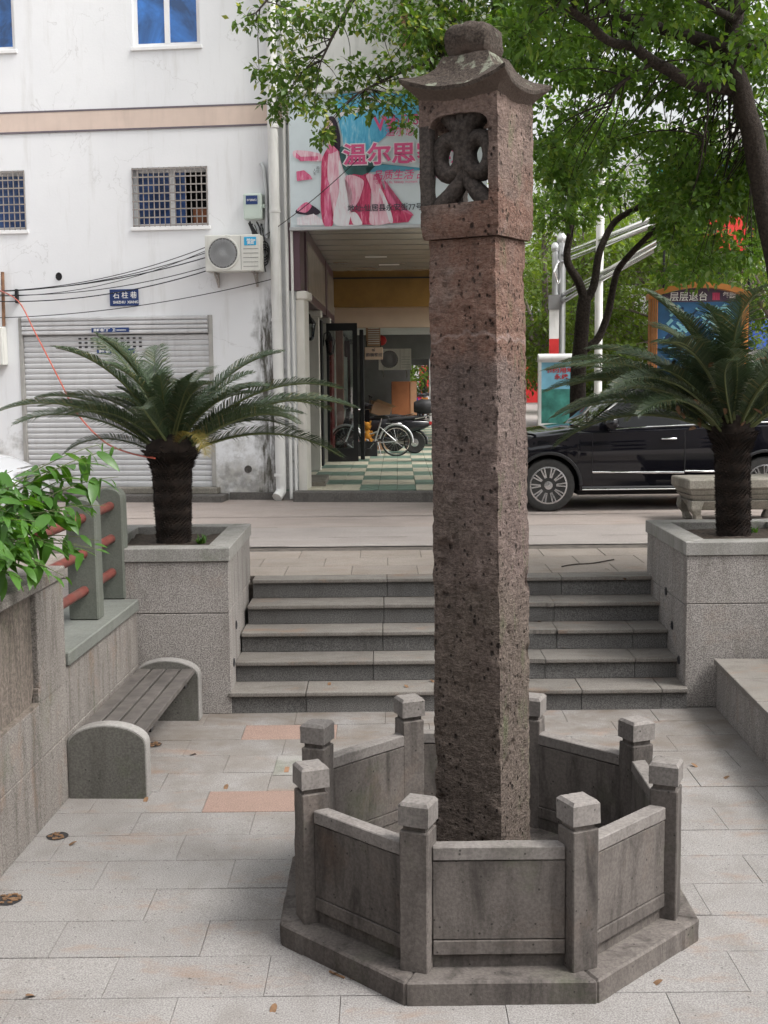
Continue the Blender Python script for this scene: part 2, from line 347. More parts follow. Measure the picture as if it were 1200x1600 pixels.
def realglass(name, tint=(1, 1, 1), tr=.8):
    m, nt, b = new(name, .04, 0, .5); t = nd(nt, 'ShaderNodeBsdfTransparent', {0: c4(tint)}); g = nd(nt, 'ShaderNodeBsdfGlossy', {1: .04})
    ms = nd(nt, 'ShaderNodeMixShader', {0: nd(nt, 'ShaderNodeFresnel', {0: 1.5}).outputs[0], 1: t.outputs[0], 2: g.outputs[0]})
    nt.links.new(ms.outputs[0], nt.nodes['Material Output'].inputs[0]); return m
GLASS = realglass('clear_glass', (.75, .8, .8)); CARGL = realglass('tinted_car_glass', (.10, .11, .12))
def carpaint(name, c):
    m, nt, b = new(name, .25, 0, .5); b.inputs['Base Color'].default_value = c4(c); b.inputs['Roughness'].default_value = .04; return m
CARB = carpaint('black_car_paint', (.006, .006, .009)); CARW = carpaint('white_car_paint', (.5, .51, .53))
ALLOY = plain('alloy_wheel', (.52, .52, .53), .25, .9, var=.04)
BARK = stone('camphor_bark', (.02, .015, .012), (.04, .03, .025), 30, .4, .4, (.02, .016, .012), .95, 1., 40, .1, streak=(9, 9, 1.2), bdist=.02)
BARK2 = stone('grey_bark', (.12, .10, .085), (.18, .15, .13), 30, .3, .4, (.05, .04, .03), .95, .8, 40, .1, streak=(9, 9, 1.2), bdist=.02)
LEAF = leafmat('camphor_leaf', (.06, .13, .022), (.135, .24, .05), .48, .42, (.17, .25, .05))
LEAFB = leafmat('bright_camphor_leaf', (.05, .11, .02), (.125, .21, .04), .4, .42, (.26, .30, .07))
LEAFL = leafmat('spring_leaf', (.085, .15, .025), (.17, .245, .048), .42, .55)
SHRUB = leafmat('shrub_leaf', (.032, .105, .016), (.115, .25, .046), .38, .35, (.19, .32, .07))
FROND = leafmat('cycad_leaflet', (.036, .062, .03), (.08, .112, .058), .14, .36, (.15, .14, .06))
FRONDY = leafmat('yellowing_leaflet', (.20, .17, .04), (.30, .22, .06), .2, .5)
CYTR = plain('cycad_trunk', (.017, .011, .008), 1, var=.6, sc=18)
RACH = plain('frond_stalk', (.10, .12, .045), .6, var=.25)
DRYL = plain('dry_leaf', (.15, .085, .045), .8, var=.45, sc=30)
TILEC = plain('cream_tile', (.50, .47, .37), .5, var=.12, sc=6, grime=.3); TILEG = plain('green_tile', (.14, .215, .17), .5, var=.15, sc=6, grime=.3)
CARD = plain('cardboard', (.36, .23, .14), .85); CABW = plain('brown_cabinet', (.31, .115, .05), .5, var=.15); REDC = plain('red_plastic', (.5, .03, .03), .4)

# ================================================================== THE SETTING
PX0, PX1, PY0, PY1 = -2.32, 3.5, -4.0, 10.5            # the sunken court
def ring_sheet(x0, x1, y0, y1, z, B=900):
    b = MB(); o = [(-B, -B), (B, -B), (B, B), (-B, B)]; i = [(x0, y0), (x1, y0), (x1, y1), (x0, y1)]
    b.add([(p[0], p[1], z) for p in o + i], [(k, (k + 1) % 4, (k + 1) % 4 + 4, k + 4) for k in range(4)]); return b
struct('ground', ROADB, ring_sheet(PX0, PX1, PY0, 10.745, ST - .012))
# street: three strips of slightly different concrete
b = MB(); b.add([(-40, 12.52, ST), (60, 12.62, ST), (60, 14.2, ST), (-40, 14.15, ST)], [(0, 1, 2, 3)]); road = struct('road', ROADB, b)
b = MB(); b.add([(-40, 14.15, ST - .002), (60, 14.2, ST - .002), (60, 15.25, ST - .002), (-40, 15.3, ST - .002)], [(0, 1, 2, 3)]); b.build('concrete_strip', ROADM, road)
b = MB(); b.add([(-40, 15.31, ST + .001), (60, 15.26, ST + .001), (60, 40, ST + .001), (-40, 23, ST + .001)], [(0, 1, 2, 3)]); b.build('concrete_strip', ROADM, road)
# long cracks and patched joints in the street
b = MB()
for (x0, y0, x1, y1) in ((-5, 14.16, 6, 14.2), (-4, 13.3, 3.2, 13.22), (-.5, 15.28, 5, 15.26), (-3.4, 12.56, -1, 12.58)):
    pts = []
    n = 44
    for i in range(n + 1):
        t = i / n; pts.append((x0 + (x1 - x0) * t, y0 + (y1 - y0) * t + .022 * mn.noise(Vector((x0 + 9 * t * 2, y0, 3)))))
    for i in range(n):
        a, c = pts[i], pts[i + 1]; wd = .005 + .008 * abs(mn.noise(Vector((a[0] * 3, a[1], 0))))
        if mn.noise(Vector((a[0] * 1.3, a[1], 5))) > -.25: b.add([(a[0], a[1] - wd, ST + .004), (c[0], c[1] - wd, ST + .004), (c[0], c[1] + wd, ST + .004), (a[0], a[1] + wd, ST + .004)], [(0, 1, 2, 3)])
b.build('crack', JOINT, road)
# landing above the steps, slab by slab
lb = MB(); lb.box(-6.0, 8.0, 10.74, 12.52, ST - .2, ST - .006); landing = struct('landing', JOINT, lb)
def slabmesh(name, w_, d_, h_, mat, bev=.004):
    b = MB(); b.box(-w_ / 2, w_ / 2, -d_ / 2, d_ / 2, -h_, 0); return b.mesh(name, mat, bevel=bev)
sm = slabmesh('paving_slab', .595, .495, .05, GLAND)
for r in range(3):
    for c in range(-9, 13):
        x = c * .6 + (.3 if r % 2 else 0) + .06 * r * .5; y = 11.0 + r * .5
        if x < -5.8 or x > 7.8: continue
        pass
        link('paving_slab', sm, landing, Vector((x, y, ST + R.uniform(-.0015, .0015))) - landing.location)
# the court floor
b = MB(); b.box(PX0, PX1, PY0, 9.6, -.25, -.012); court = struct('court_floor', JOINT, b)
sw, sdp = .686, .3665; sm = slabmesh('paving_slab', sw - .002, sdp - .006, .05, GR, .002); smr = slabmesh('paving_slab', sw - .002, sdp - .006, .05, GRED, .002)
for r in range(-7, 13):
    y0 = 4.876 + r * sdp
    if y0 + sdp < 2.2 or y0 > 9.22: continue
    for c in range(-6, 10):
        off = -.873 if r % 2 == 1 else -.53
        x = off + c * sw + sw / 2 + .045 * (y0 - 4.876); y = y0 + sdp / 2
        if x - sw / 2 > 2.8 or x + sw / 2 < -2.25: continue
        red = (r == 6 and c in (-1, 0)) or (r == 10 and c == -1)
        link('paving_slab', smr if red else sm, court, Vector((x, y, R.uniform(-.0018, .0018))) - court.location, (0, 0, R.uniform(-.002, .002)))
# steps: treads with a proud nosing over dark risers, stone by stone
b = MB(); b.box(-1.2, 2.33, 9.26, 10.6, -.2, .1); b.box(-1.2, 2.33, 10.6, 10.75, -.2, .78); stairs = struct('stairs', JOINT, b)
RZ, TD = .167, .325
cuts = [[-1.22, -.62, .42, 1.1, 1.52, 2.14, 2.345], [-1.2, -.1, .56, 1.28, 2.0, 2.34], [-1.19, -.02, 1.1, 1.42, 2.05, 2.335], [-1.17, -.01, 1.12, 1.44, 2.34], [-1.16, .02, 1.16, 1.55, 2.34]]
for i in range(5):
    yf = 9.235 + i * TD; z1 = (i + 1) * RZ; cu = cuts[i]
    for k in range(len(cu) - 1):
        x0, x1 = cu[k] + .002, cu[k + 1] - .002; j = R.uniform(-.002, .002)
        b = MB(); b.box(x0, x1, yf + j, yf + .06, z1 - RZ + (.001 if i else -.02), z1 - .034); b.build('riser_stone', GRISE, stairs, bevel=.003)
        d = yf + TD + .035 if i < 4 else 10.745
        if (i, k) in ((2, 2), (1, 2), (3, 2)):
            # chipped nosing
            poly = [(x0, d), (x1, d), (x1, yf - .03)]
            a, e = (.15, .95) if i == 1 else ((.0, 1.) if i == 2 else (.3, .8)); n = 13
            for q in range(n + 1):
                t = 1 - q / n; dd = .03 * (.6 + .5 * mn.noise(Vector((t * 7, i * 3.1, 2)))) if a <= t <= e else 0
                poly.append((x0 + (x1 - x0) * t, yf - .03 + max(0, dd)))
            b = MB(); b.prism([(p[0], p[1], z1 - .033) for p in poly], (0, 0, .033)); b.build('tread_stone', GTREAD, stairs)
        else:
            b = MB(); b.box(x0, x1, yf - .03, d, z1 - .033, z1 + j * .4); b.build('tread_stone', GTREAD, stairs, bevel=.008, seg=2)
# ------------------------------------------------------------------ planters with granite cladding
def planter(x0, x1, y0, y1, label, slant):
    t = thing('granite_planter', label, 'planter', ((x0 + x1) / 2, (y0 + y1) / 2, 0), 0, 'planters beside the steps')
    b = MB(); b.box(x0 + .03, x1 - .03, y0 + .03, y1 - .03, -.1, 1.12); b.build('core', JOINT, t)
    zc = 1.195
    for (za, zb_) in ((0, .79 if slant > 0 else .815), (.796 if slant > 0 else .82, zc)):
        b = MB(); b.box(x0, x1, y0, y0 + .05, za, zb_); b.build('front_slab', GWALL, t, bevel=.004)
    for s, xs in ((-1, x0), (1, x1)):
        cutsy = [y0 + .053, y0 + .62, y1]
        for q in range(2):
            for (za, zb_) in ((0, .8), (.806, zc)):
                b = MB(); xa, xb = (xs, xs + .05) if s < 0 else (xs - .05, xs); b.box(xa, xb, cutsy[q] + .002, cutsy[q + 1] - .002, za, zb_); b.build('side_slab', GWALL, t, bevel=.003)
    # rim: four cap stones, mitred
    o, i_ = .015, .17; zt = 1.303
    O = [(x0 - o, y0 - o), (x1 + o, y0 - o), (x1 + o, y1 + o), (x0 - o, y1 + o)]; I = [(x0 + i_, y0 + i_), (x1 - i_, y0 + i_), (x1 - i_, y1 - i_), (x0 + i_, y1 - i_)]
    for k in range(4):
        k2 = (k + 1) % 4; b = MB(); b.prism([(*p, zc + .003) for p in (O[k], O[k2], I[k2], I[k])], (0, 0, zt - zc - .003 + .0007 * k)); b.build('cap_stone', GCAP, t, bevel=.005)
    b = MB(); n = 14; vs = []; fs = []
    for a in range(n + 1):
        for c in range(n + 1):
            x = x0 + .1 + (x1 - x0 - .2) * a / n; y = y0 + .1 + (y1 - y0 - .2) * c / n
            vs.append((x, y, 1.235 + .03 * mn.noise(Vector((x * 5, y * 5, 0))) + .015 * mn.noise(Vector((x * 15, y * 15, 7)))))
    for a in range(n):
        for c in range(n): fs.append((a * (n + 1) + c, (a + 1) * (n + 1) + c, (a + 1) * (n + 1) + c + 1, a * (n + 1) + c + 1))
    b.add(vs, fs); b.build('soil', SOIL, t, smooth=60)
    return t
planter(-2.32, -1.2, 9.225, 10.735, 'square granite planter to the left of the steps, behind the bench', 1)
planter(2.335, 3.5, 9.28, 10.7, 'square granite planter to the right of the steps, above the low seat ledge', -1)
# small recessed step lights in the planter cheeks
for (x, y, z, s) in ((-1.2, 9.62, .62, 1), (-1.2, 9.42, .36, 1), (2.335, 9.95, .80, -1), (2.335, 9.72, .56, -1), (2.335, 9.48, .33, -1)):
    b = MB(); b.lathe([(.035, 0), (.035, .006 * s), (.024, .008 * s), (.022, .002 * s)], 14, (x + .0005 * s, y, z), 'x')
    one('step_light', BLACKP, 'small dark round step light in the side of the %s planter, %s' % ('left' if s > 0 else 'right', {.62: 'upper one', .36: 'lower one', .80: 'highest of three', .56: 'middle of three', .33: 'lowest of three'}[z]), 'step light', b, 'step lights beside the stairs', smooth=40)
# ------------------------------------------------------------------ left retaining wall (its line runs slightly inwards)
LW = thing('retaining_wall', 'granite clad retaining wall along the left of the court, behind the bench', 'wall', (-1.91, 9.22, 0), math.radians(-2.25))
# local: -y runs towards the viewer, x<0 is behind the face
def lw(name, x0, x1, y0, y1, z0, z1, m, bev=.004):
    b = MB(); b.box(x0, x1, y0, y1, z0, z1); return b.build(name, m, LW, world=False, bevel=bev)
lw('core', -.45, -.045, -7.5, -.01, -.1, .82, JOINT, 0)
ys = [-.01, -.62, -1.24, -1.84, -2.36, -3.05, -3.75, -4.45, -5.15, -5.85, -6.55, -7.25]
for k in range(len(ys) - 1):
    for z0, z1 in ((0, .405), (.41, .824)):
        if k >= 4 and z0 > .2: z1 = .73
        lw('wall_slab', -.042, R.uniform(-.001, .001), ys[k + 1] + .002, ys[k] - .002, z0, z1, GWAL2)
lw('coping', -.52, .022, -1.83, -.02, .828, .915, GREEN, .008)
# taller pier towards the viewer with a stained plaster panel
lw('pier_core', -.95, -.06, -7.3, -1.88, .74, 1.36, JOINT, 0)
lw('pier_slab', -.95, .004, -2.35, -1.842, .735, 1.385, GWAL2, .006)
b = MB(); pts = []; r = .12; y1, y0, z0, z1 = -2.36, -7.2, .742, 1.382
for a in range(7): t = math.pi / 2 * a / 6; pts.append((-.03, y1 - r + r * math.sin(t), z0 + r - r * math.cos(t)))
pts += [(-.03, y1, z1), (-.03, y0, z1), (-.03, y0, z0)]
b.prism(pts, (-.03, 0, 0)); b.build('plaster_panel', ROUGH, LW, world=False)
b = MB(); b.box(-.06, -.001, y0, y1, .70, .7405); b.build('panel_sill', ROUGH, LW, world=False)
lw('pier_cap', -1.0, .02, -7.3, -1.835, 1.388, 1.462, GWAL2, .008)
# guard rail of stone posts and red pipes standing on the coping
rail = thing('guard_rail', 'grey stone posts with red pipes through them, on top of the left wall', 'railing', (-2.1, 8.5, .915), math.radians(-2.25))
rl = wmat(rail).inverted()
pA = rl @ atz(136, 966, .915); pB = rl @ atz(178, 934, .915)
for p in (pA, pB):
    w2, d2, h = .105, .075, .86; prof = [(-w2, 0), (w2, 0), (w2, h - .08)] + [(w2 * math.cos(a * math.pi / 8) , h - .08 + .08 * math.sin(a * math.pi / 8)) for a in range(1, 8)] + [(-w2, h - .08)]
    b = MB(); b.prism([(p.x + q[0], p.y - d2, q[1]) for q in prof], (0, 2 * d2, 0)); b.build('post', POSTG, rail, world=False, bevel=.01)
for z in (.21, .47, .72):
    b = MB(); b.tube([(pB.x + .01, pB.y + .09, z), (pA.x + .01, pA.y, z), (pA.x - .0, -1.0, z)], .034, 14); b.build('pipe', REDP, rail, world=False, smooth=50)
# ------------------------------------------------------------------ low ledge on the right
LG = thing('seat_ledge', 'low stone seat ledge along the right edge of the court', 'ledge', (2.55, 9.26, 0), math.radians(-2.35))
ly = [0, -.62, -1.25, -1.86, -2.5, -3.1, -3.75, -4.4]
for k in range(len(ly) - 1):
    b = MB(); b.box(.025, .07, ly[k + 1] + .002, ly[k] - .002, 0, .345); b.build('front_slab', GWALL, LG, world=False, bevel=.003)
    b = MB(); b.box(0, .95, ly[k + 1] + .002, ly[k] - .002, .35, .392); b.build('seat_slab', GTREAD, LG, world=False, bevel=.008, seg=2)
b = MB(); b.box(.071, .95, -4.4, 0, -.1, .345); b.build('core', JOINT, LG, world=False)
b = MB(); b.box(3.35, 3.5, PY0, 9.27, -.1, ST + .1); one('court_wall', GWALL, 'granite wall behind the seat ledge, right of the court', 'wall', b)
b = MB(); b.box(PX0 - .1, 3.5, PY0 - .2, PY0, -.1, ST); one('court_wall', GWALL, 'granite wall closing the court behind the viewer', 'wall', b)
# ------------------------------------------------------------------ holes and a cover in the court floor
for (x, y, r, lb_) in ((90, 1306, .062, 'rusty round hole in the paving close to the left wall, nearer the bench'), (14, 1405, .068, 'rusty round hole in the paving at the left edge, farther from the bench'), (240, 1163, .058, 'dark round hole in the paving under the bench')):
    p = atz(x, y, .004); b = MB(); vs = [(p.x, p.y, .0035)]; n = 26
    for k in range(n):
        a = 2 * math.pi * k / n; rr = r * (1 + .1 * mn.noise(Vector((math.cos(a) * 1.5, math.sin(a) * 1.5, x)))); vs.append((p.x + rr * math.cos(a), p.y + rr * math.sin(a), .0036))
    b.add(vs, [(0, k + 1, (k + 1) % n + 1) for k in range(n)])
    m_ = MB()
    for k in range(26):
        a, q = R.uniform(0, 6.28), r * math.sqrt(R.random()) * .85; s = R.uniform(.006, .012); m_.box(p.x + q * math.cos(a) - s, p.x + q * math.cos(a) + s, p.y + q * math.sin(a) - s * .6, p.y + q * math.sin(a) + s * .6, .003, .006 + s * .4)
    t = thing('floor_drain', lb_, 'drain hole', (p.x, p.y, .003), 0, 'round holes in the paving'); b.build('hole', DARK, t); m_.build('debris', [DRYL], t, bevel=.002)
p = atz(458, 1196, .004); b = MB(); b.box(p.x - .12, p.x + .17, p.y - .2, p.y + .2, .001, .0065)
t = thing('inspection_cover', 'small stone inspection cover let into the paving left of the railing', 'cover', (p.x, p.y, 0)); b.build('lid', GCAP, t, bevel=.003)
b = MB(); b.box(p.x - .05, p.x - .02, p.y - .15, p.y - .04, .007, .009); b.build('slot', RUST, t)

# ================================================================== THE STONE LANTERN PILLAR
CP = Vector((.48, 5.77, 0)); CR = math.radians(-30)
pil = thing('stone_lantern_pillar', 'tall square weathered reddish stone pillar with a carved lantern head on top', 'pillar', CP, CR)
pil.rotation_euler = (.0047, -.0083, CR)               # it leans a little to the left
pinv = wmat(pil).inverted()
def rough_prism(half, z0, z1, n, nz, dents=(), amp=1.0, seed=0.0, chip=1.0, groove=None):
    """square shaft, faces sampled n by nz and worn in place: bumps, pits, chipped edges"""
    V = []; F = []; ring = 4 * n
    for j in range(nz + 1):
        z = z0 + (z1 - z0) * j / nz; h = half(z)
        for k in range(ring):
            sd_, t = divmod(k, n); u = -1 + 2 * t / n
            q = ((u, -1), (1, u), (-u, 1), (-1, -u))[sd_]; nr = ((0, -1), (1, 0), (0, 1), (-1, 0))[sd_]
            if t == 0: nr = {0: (-.7, -.7), 1: (.7, -.7), 2: (.7, .7), 3: (-.7, .7)}[sd_]
            p = Vector((q[0] * h, q[1] * h, z)); nv = Vector((nr[0], nr[1], 0)); s = Vector((seed, seed * 2, 0))
            d = .007 * mn.noise(p * 2.2 + s) + .005 * mn.noise(p * 8 + s) + .004 * mn.noise(p * 22 + s) + .0025 * mn.noise(p * 60 + s)
            vd = mn.voronoi((p + s) * 22)[0][0]
            if vd < .25 and mn.noise(p * 7 + s) > .0: d -= .007 * (1 - vd / .25)
            e = min(t, n - t) / n * 2 * h                      # distance to the nearest arris
            if e < .035:
                cn = mn.noise(Vector((sd_ * 3.0 + (5 if t > n / 2 else 0) * 0, z * 9, seed))) + .5 * mn.noise(p * 25 + s)
                d -= chip * (1 - e / .035) * (.004 + max(0, cn) * .017)
            for (dp, r, dep) in dents:
                l = (p - dp).length
                if l < r: d -= dep * (1 - (l / r) ** 2)
            if groove and abs(z - groove - .02 * mn.noise(Vector((q[0] * 2, q[1] * 2, 4)))) < .009: d -= .004
            p += nv * d * amp; V.append(p)
    for j in range(nz):
        for k in range(ring):
            k2 = (k + 1) % ring; F.append((j * ring + k, j * ring + k2, (j + 1) * ring + k2, (j + 1) * ring + k))
    b = MB(); b.add(V, F); m = nz * ring
    b.add([V[k] for k in range(ring)] + [V[m + k] for k in range(ring)], [tuple(range(ring))[::-1], tuple(range(ring, 2 * ring))])
    return b
def pl(x, y, Y): return pinv @ at(x, y, Y)
dents = [(pl(690, 858, 5.66), .055, .035), (pl(724, 1238, 5.55), .045, .04), (pl(727, 1255, 5.55), .03, .03), (pl(735, 860, 5.56), .03, .012), (pl(783, 720, 5.52), .05, .016), (pl(692, 885, 5.66), .05, .014),
         (pl(826, 905, 5.8), .06, .02), (pl(829, 1020, 5.8), .05, .018), (pl(684, 1190, 5.7), .05, .014), (pl(676, 480, 5.66), .05, .016), (pl(787, 560, 5.52), .05, .02), (pl(684, 780, 5.66), .045, .015)]
for k in range(150):
    f_ = R.randint(0, 3); u_ = R.uniform(-.15, .15); z_ = R.uniform(.2, 3.1); r_ = R.choice((.012, .014, .018, .018, .026)); dents.append((Vector([*[(u_, -.173), (.173, u_), (u_, .173), (-.173, u_)][f_], z_]), r_, r_ * .65))
ZS = 3.215
b = rough_prism(lambda z: .177 - .0018 * z, .06, ZS, 32, 320, dents, groove=2.79); b.build('shaft', TUFF, pil, world=False, smooth=50)
# lantern head
zb, zo, za, zt = 3.22, 3.372, 3.765, 3.86
half = lambda z: .187 + .011 * min(1, max(0, (z - zb) / .05))
b = rough_prism(half, zb, zo, 26, 18, amp=.8, seed=3, chip=.9); head = b.build('lantern_sill', TUFF, pil, world=False, smooth=50)
def rough_mesh(me, amp, sub, sd_=0.0, ang=55):
    bm = bmesh.new(); bm.from_mesh(me)
    for i in range(12):
        es = [e for e in bm.edges if e.calc_length() > sub]
        if not es: break
        bmesh.ops.subdivide_edges(bm, edges=es, cuts=1)
    bmesh.ops.triangulate(bm, faces=[f for f in bm.faces if len(f.verts) > 4])
    bm.normal_update()
    s = Vector((sd_, sd_ * .7, 0))
    for v in bm.verts:
        p = v.co; v.co = p + v.normal * amp * (1.2 * mn.noise(p * 9 + s) + .8 * mn.noise(p * 24 + s) + .4 * mn.noise(p * 60 + s))
    bm.to_mesh(me); bm.free(); me.shade_smooth(); me.set_sharp_from_angle(angle=math.radians(ang)); me.update()
H = .196
# two solid cheeks (left and right faces) and arched lintels over the front and back openings
b = MB(); b.box(.148, H, -H, H, zo - .004, zt); o = b.build('cheek', TUFF, pil, world=False); rough_mesh(o.data, .005, .035, 1)
for y0 in (-H, H - .055): b = MB(); b.box(-H, -.143, y0, y0 + .055, zo - .004, za - .04); o = b.build('corner_post', SOOT, pil, world=False); rough_mesh(o.data, .004, .03, y0)
b = MB(); b.box(-H, -.143, -H, H, za - .045, zt - .01); o = b.build('side_lintel', TUFF, pil, world=False); rough_mesh(o.data, .005, .035, 2)
def lintel(y0, y1):
    P = [(-.15, zt), (.15, zt), (.15, za - .10)]
    for a in range(13):
        t = math.pi * a / 12; x = .148 * math.copysign(abs(math.cos(t)) ** .55, math.cos(t)); P.append((x, za - .10 + .10 * abs(math.sin(t)) ** .6))
    arc = P[3:]; b = MB(); V = []; F = []; n = len(arc)
    for x, z in arc: V += [(x, y0, z), (x, y0, zt - .02), (x, y1, z), (x, y1, zt - .02)]
    for i in range(n - 1):
        a, c = 4 * i, 4 * i + 4; F += [(a, c, c + 1, a + 1), (a + 2, a + 3, c + 3, c + 2), (a, a + 2, c + 2, c), (a + 1, c + 1, c + 3, a + 3)]
    F += [(0, 1, 3, 2), (4 * n - 4, 4 * n - 2, 4 * n - 1, 4 * n - 3)]
    b.add(V, F); o = b.build('arched_lintel', TUFF, pil, world=False); rough_mesh(o.data, .004, .035, y0, 40)
lintel(-H, -H + .09); lintel(H - .09, H)
# carved tracery in the opening: two rings on a forked stem
b = MB(); zc = zo + .215
def flat(path, r, sq=1.25, n=10): b.tube([(p[0], -.118, p[1]) for p in path], r, n, True, sq)
for s in (-1, 1):
    ring_ = [(s * .072 + .06 * math.cos(a), zc + .078 * math.sin(a)) for a in np.linspace(0, 2 * math.pi, 25)]
    flat(ring_, .041)
    flat([(s * .005, zc - .04), (s * .02, zc - .11), (s * .065, zc - .165), (s * .125, zo - .005)], [.03, .036, .042, .048])
    flat([(s * .03, zc + .06), (s * .012, zc + .12), (s * .05, za - .02), (s * .1, za + .03)], [.04, .052, .05, .045])
flat([(0, zc - .08), (0, zc), (.002, zc + .08), (0, za + .03)], [.03, .03, .045, .05])
o = b.build('tracery', SOOT, pil, world=False); rough_mesh(o.data, .004, .03, 5)
# roof: concave hips, upturned corners, worn knob
def roofpt(u, v, lvl):
    r, z = lvl; m_ = max(abs(u), abs(v)); c = (min(abs(u), abs(v)) / m_) if m_ else 0
    e = 1 + .08 * c ** 5 * max(0, (r - .18) / .06); return u * r * e, v * r * e, z + .06 * (c ** 2.4) * max(0, (r - .14) / .11)
lv = [(.172, zt - .07), (.188, zt - .048), (.21, zt - .024), (.234, zt - .006), (.243, zt + .002), (.244, zt + .019), (.224, zt + .033), (.196, zt + .056), (.165, zt + .09), (.14, zt + .125), (.122, zt + .16), (.114, zt + .178), (.09, zt + .182)]
b = MB(); n = 12; V = []; F = []
for L in lv:
    for k in range(4 * n):
        sd_, t = divmod(k, n); u = -1 + 2 * t / n; q = ((u, -1), (1, u), (-u, 1), (-1, -u))[sd_]; V.append(roofpt(q[0], q[1], L))
m = 4 * n
for j in range(len(lv) - 1):
    for k in range(m): k2 = (k + 1) % m; F.append((j * m + k, j * m + k2, (j + 1) * m + k2, (j + 1) * m + k))
F += [tuple(range(m))[::-1], tuple(range((len(lv) - 1) * m, len(lv) * m))]
b.add(V, F); rf = b.build('roof', TROOF, pil, world=False); rough_mesh(rf.data, .004, .024, 9, 34)
b = MB(); V = []; F = []; kn = [(.098, zt + .165), (.096, zt + .18), (.104, zt + .192), (.112, zt + .215), (.113, zt + .26), (.104, zt + .295), (.08, zt + .318), (.035, zt + .325)]
for r, z in kn:
    for k in range(24):
        a = 2 * math.pi * k / 24; e = (abs(math.cos(a)) ** 6 + abs(math.sin(a)) ** 6) ** (-1 / 6); V.append((r * e * math.cos(a) - .01, r * e * math.sin(a), z))
for j in range(len(kn) - 1):
    for k in range(24): k2 = (k + 1) % 24; F.append((j * 24 + k, j * 24 + k2, (j + 1) * 24 + k2, (j + 1) * 24 + k))
F += [tuple(range(24))[::-1], tuple(range(7 * 24, 8 * 24))]
b.add(V, F); kb = b.build('knob', TROOF, rf, world=False); rough_mesh(kb.data, .011, .022, 4.1, 40)

# ================================================================== OCTAGONAL RAILING ROUND IT
OC = Vector((.467, 5.75, 0)); ring = thing('octagonal_railing', 'low octagonal stone railing with capped posts around the pillar', 'railing', OC)
def octpt(r, k, z, rot=0.0): a = -math.pi / 2 - math.pi / 8 + k * math.pi / 4 + rot; return Vector((r * math.cos(a), r * math.sin(a), z))
ro, ri = .966 / math.cos(math.pi / 8), .62
for k in range(8):
    P = [octpt(ro, k, -.02), octpt(ro, k + 1, -.02), octpt(ri, k + 1, -.02), octpt(ri, k, -.02)]
    c = sum(P, Vector()) / 4; P = [c + (q - c) * .998 for q in P]
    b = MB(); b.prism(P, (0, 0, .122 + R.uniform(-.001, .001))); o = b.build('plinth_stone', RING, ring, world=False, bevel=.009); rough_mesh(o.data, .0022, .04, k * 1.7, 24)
b = MB(); b.prism([octpt(ri - .002, k, .0) for k in range(8)], (0, 0, .085)); b.build('earth_bed', SOIL, ring, world=False)
b = MB()
for k in range(420):
    a, q = R.uniform(0, 6.28), .15 + .5 * math.sqrt(R.random()); x, y = q * math.cos(a), q * math.sin(a)
    if q > .57: continue
    s = R.uniform(.008, .017); b.lathe([(s * .5, .08), (s, .08 + s * .35), (s * .75, .08 + s * .75), (s * .2, .08 + s)], 6, (x, y, 0), a0=R.random())
props(b.build('pebbles', RINGC, ring, world=False, smooth=80), kind='stuff')
rp = .885
def postmesh():
    b = MB(); w_ = .0625; b.box(-w_, w_, -w_, w_, .098, .712); me = b.mesh('post', RING, bevel=.005)
    n_ = MB(); q = .05; n_.box(-q, q, -q, q, .70, .742); nm = n_.mesh('neck', RING)
    c = MB(); q = .0665; c.box(-q, q, -q, q, .737, .822); t_ = .055
    c.add([(-q, -q, .822), (q, -q, .822), (q, q, .822), (-q, q, .822), (-t_, -t_, .836), (t_, -t_, .836), (t_, t_, .836), (-t_, t_, .836)], [(0, 1, 5, 4), (1, 2, 6, 5), (2, 3, 7, 6), (3, 0, 4, 7), (4, 5, 6, 7)])
    return me, nm, c.mesh('cap', RINGC)
pm, nm, cm = postmesh()
def worn(me, amp, sd_):
    me = me.copy(); rough_mesh(me, amp, .03, sd_ * 3.7, 24); return me
for k in range(8):
    p = octpt(rp, k, 0); a = math.atan2(p.y, p.x)
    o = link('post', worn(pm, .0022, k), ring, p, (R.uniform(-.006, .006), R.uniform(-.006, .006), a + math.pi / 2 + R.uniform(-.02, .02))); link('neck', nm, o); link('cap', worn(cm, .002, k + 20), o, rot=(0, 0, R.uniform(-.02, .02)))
for k in range(8):
    a, c = octpt(rp, k, 0), octpt(rp, k + 1, 0); d = (c - a).normalized(); a2, c2 = a + d * .06, c - d * .06; nn = Vector((d.y, -d.x, 0))
    def slab(name, m, z0, z1, t0, t1, par, bev=.003):
        b = MB(); b.prism([a2 + nn * t1 + Vector((0, 0, z0)), c2 + nn * t1 + Vector((0, 0, z0)), c2 + nn * t0 + Vector((0, 0, z0)), a2 + nn * t0 + Vector((0, 0, z0))], (0, 0, z1 - z0))
        o = b.build(name, m, par, world=False, bevel=bev); rough_mesh(o.data, .0014, .045, k * 2.3 + z0, 24); return o
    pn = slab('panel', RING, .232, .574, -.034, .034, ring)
    slab('top_rail', RINGC, .579, .638, -.036, .038, pn, .004); slab('bottom_rail', RING, .166, .228, -.036, .038, pn); slab('foot_strip', RING, .099, .164, -.03, .014, pn)

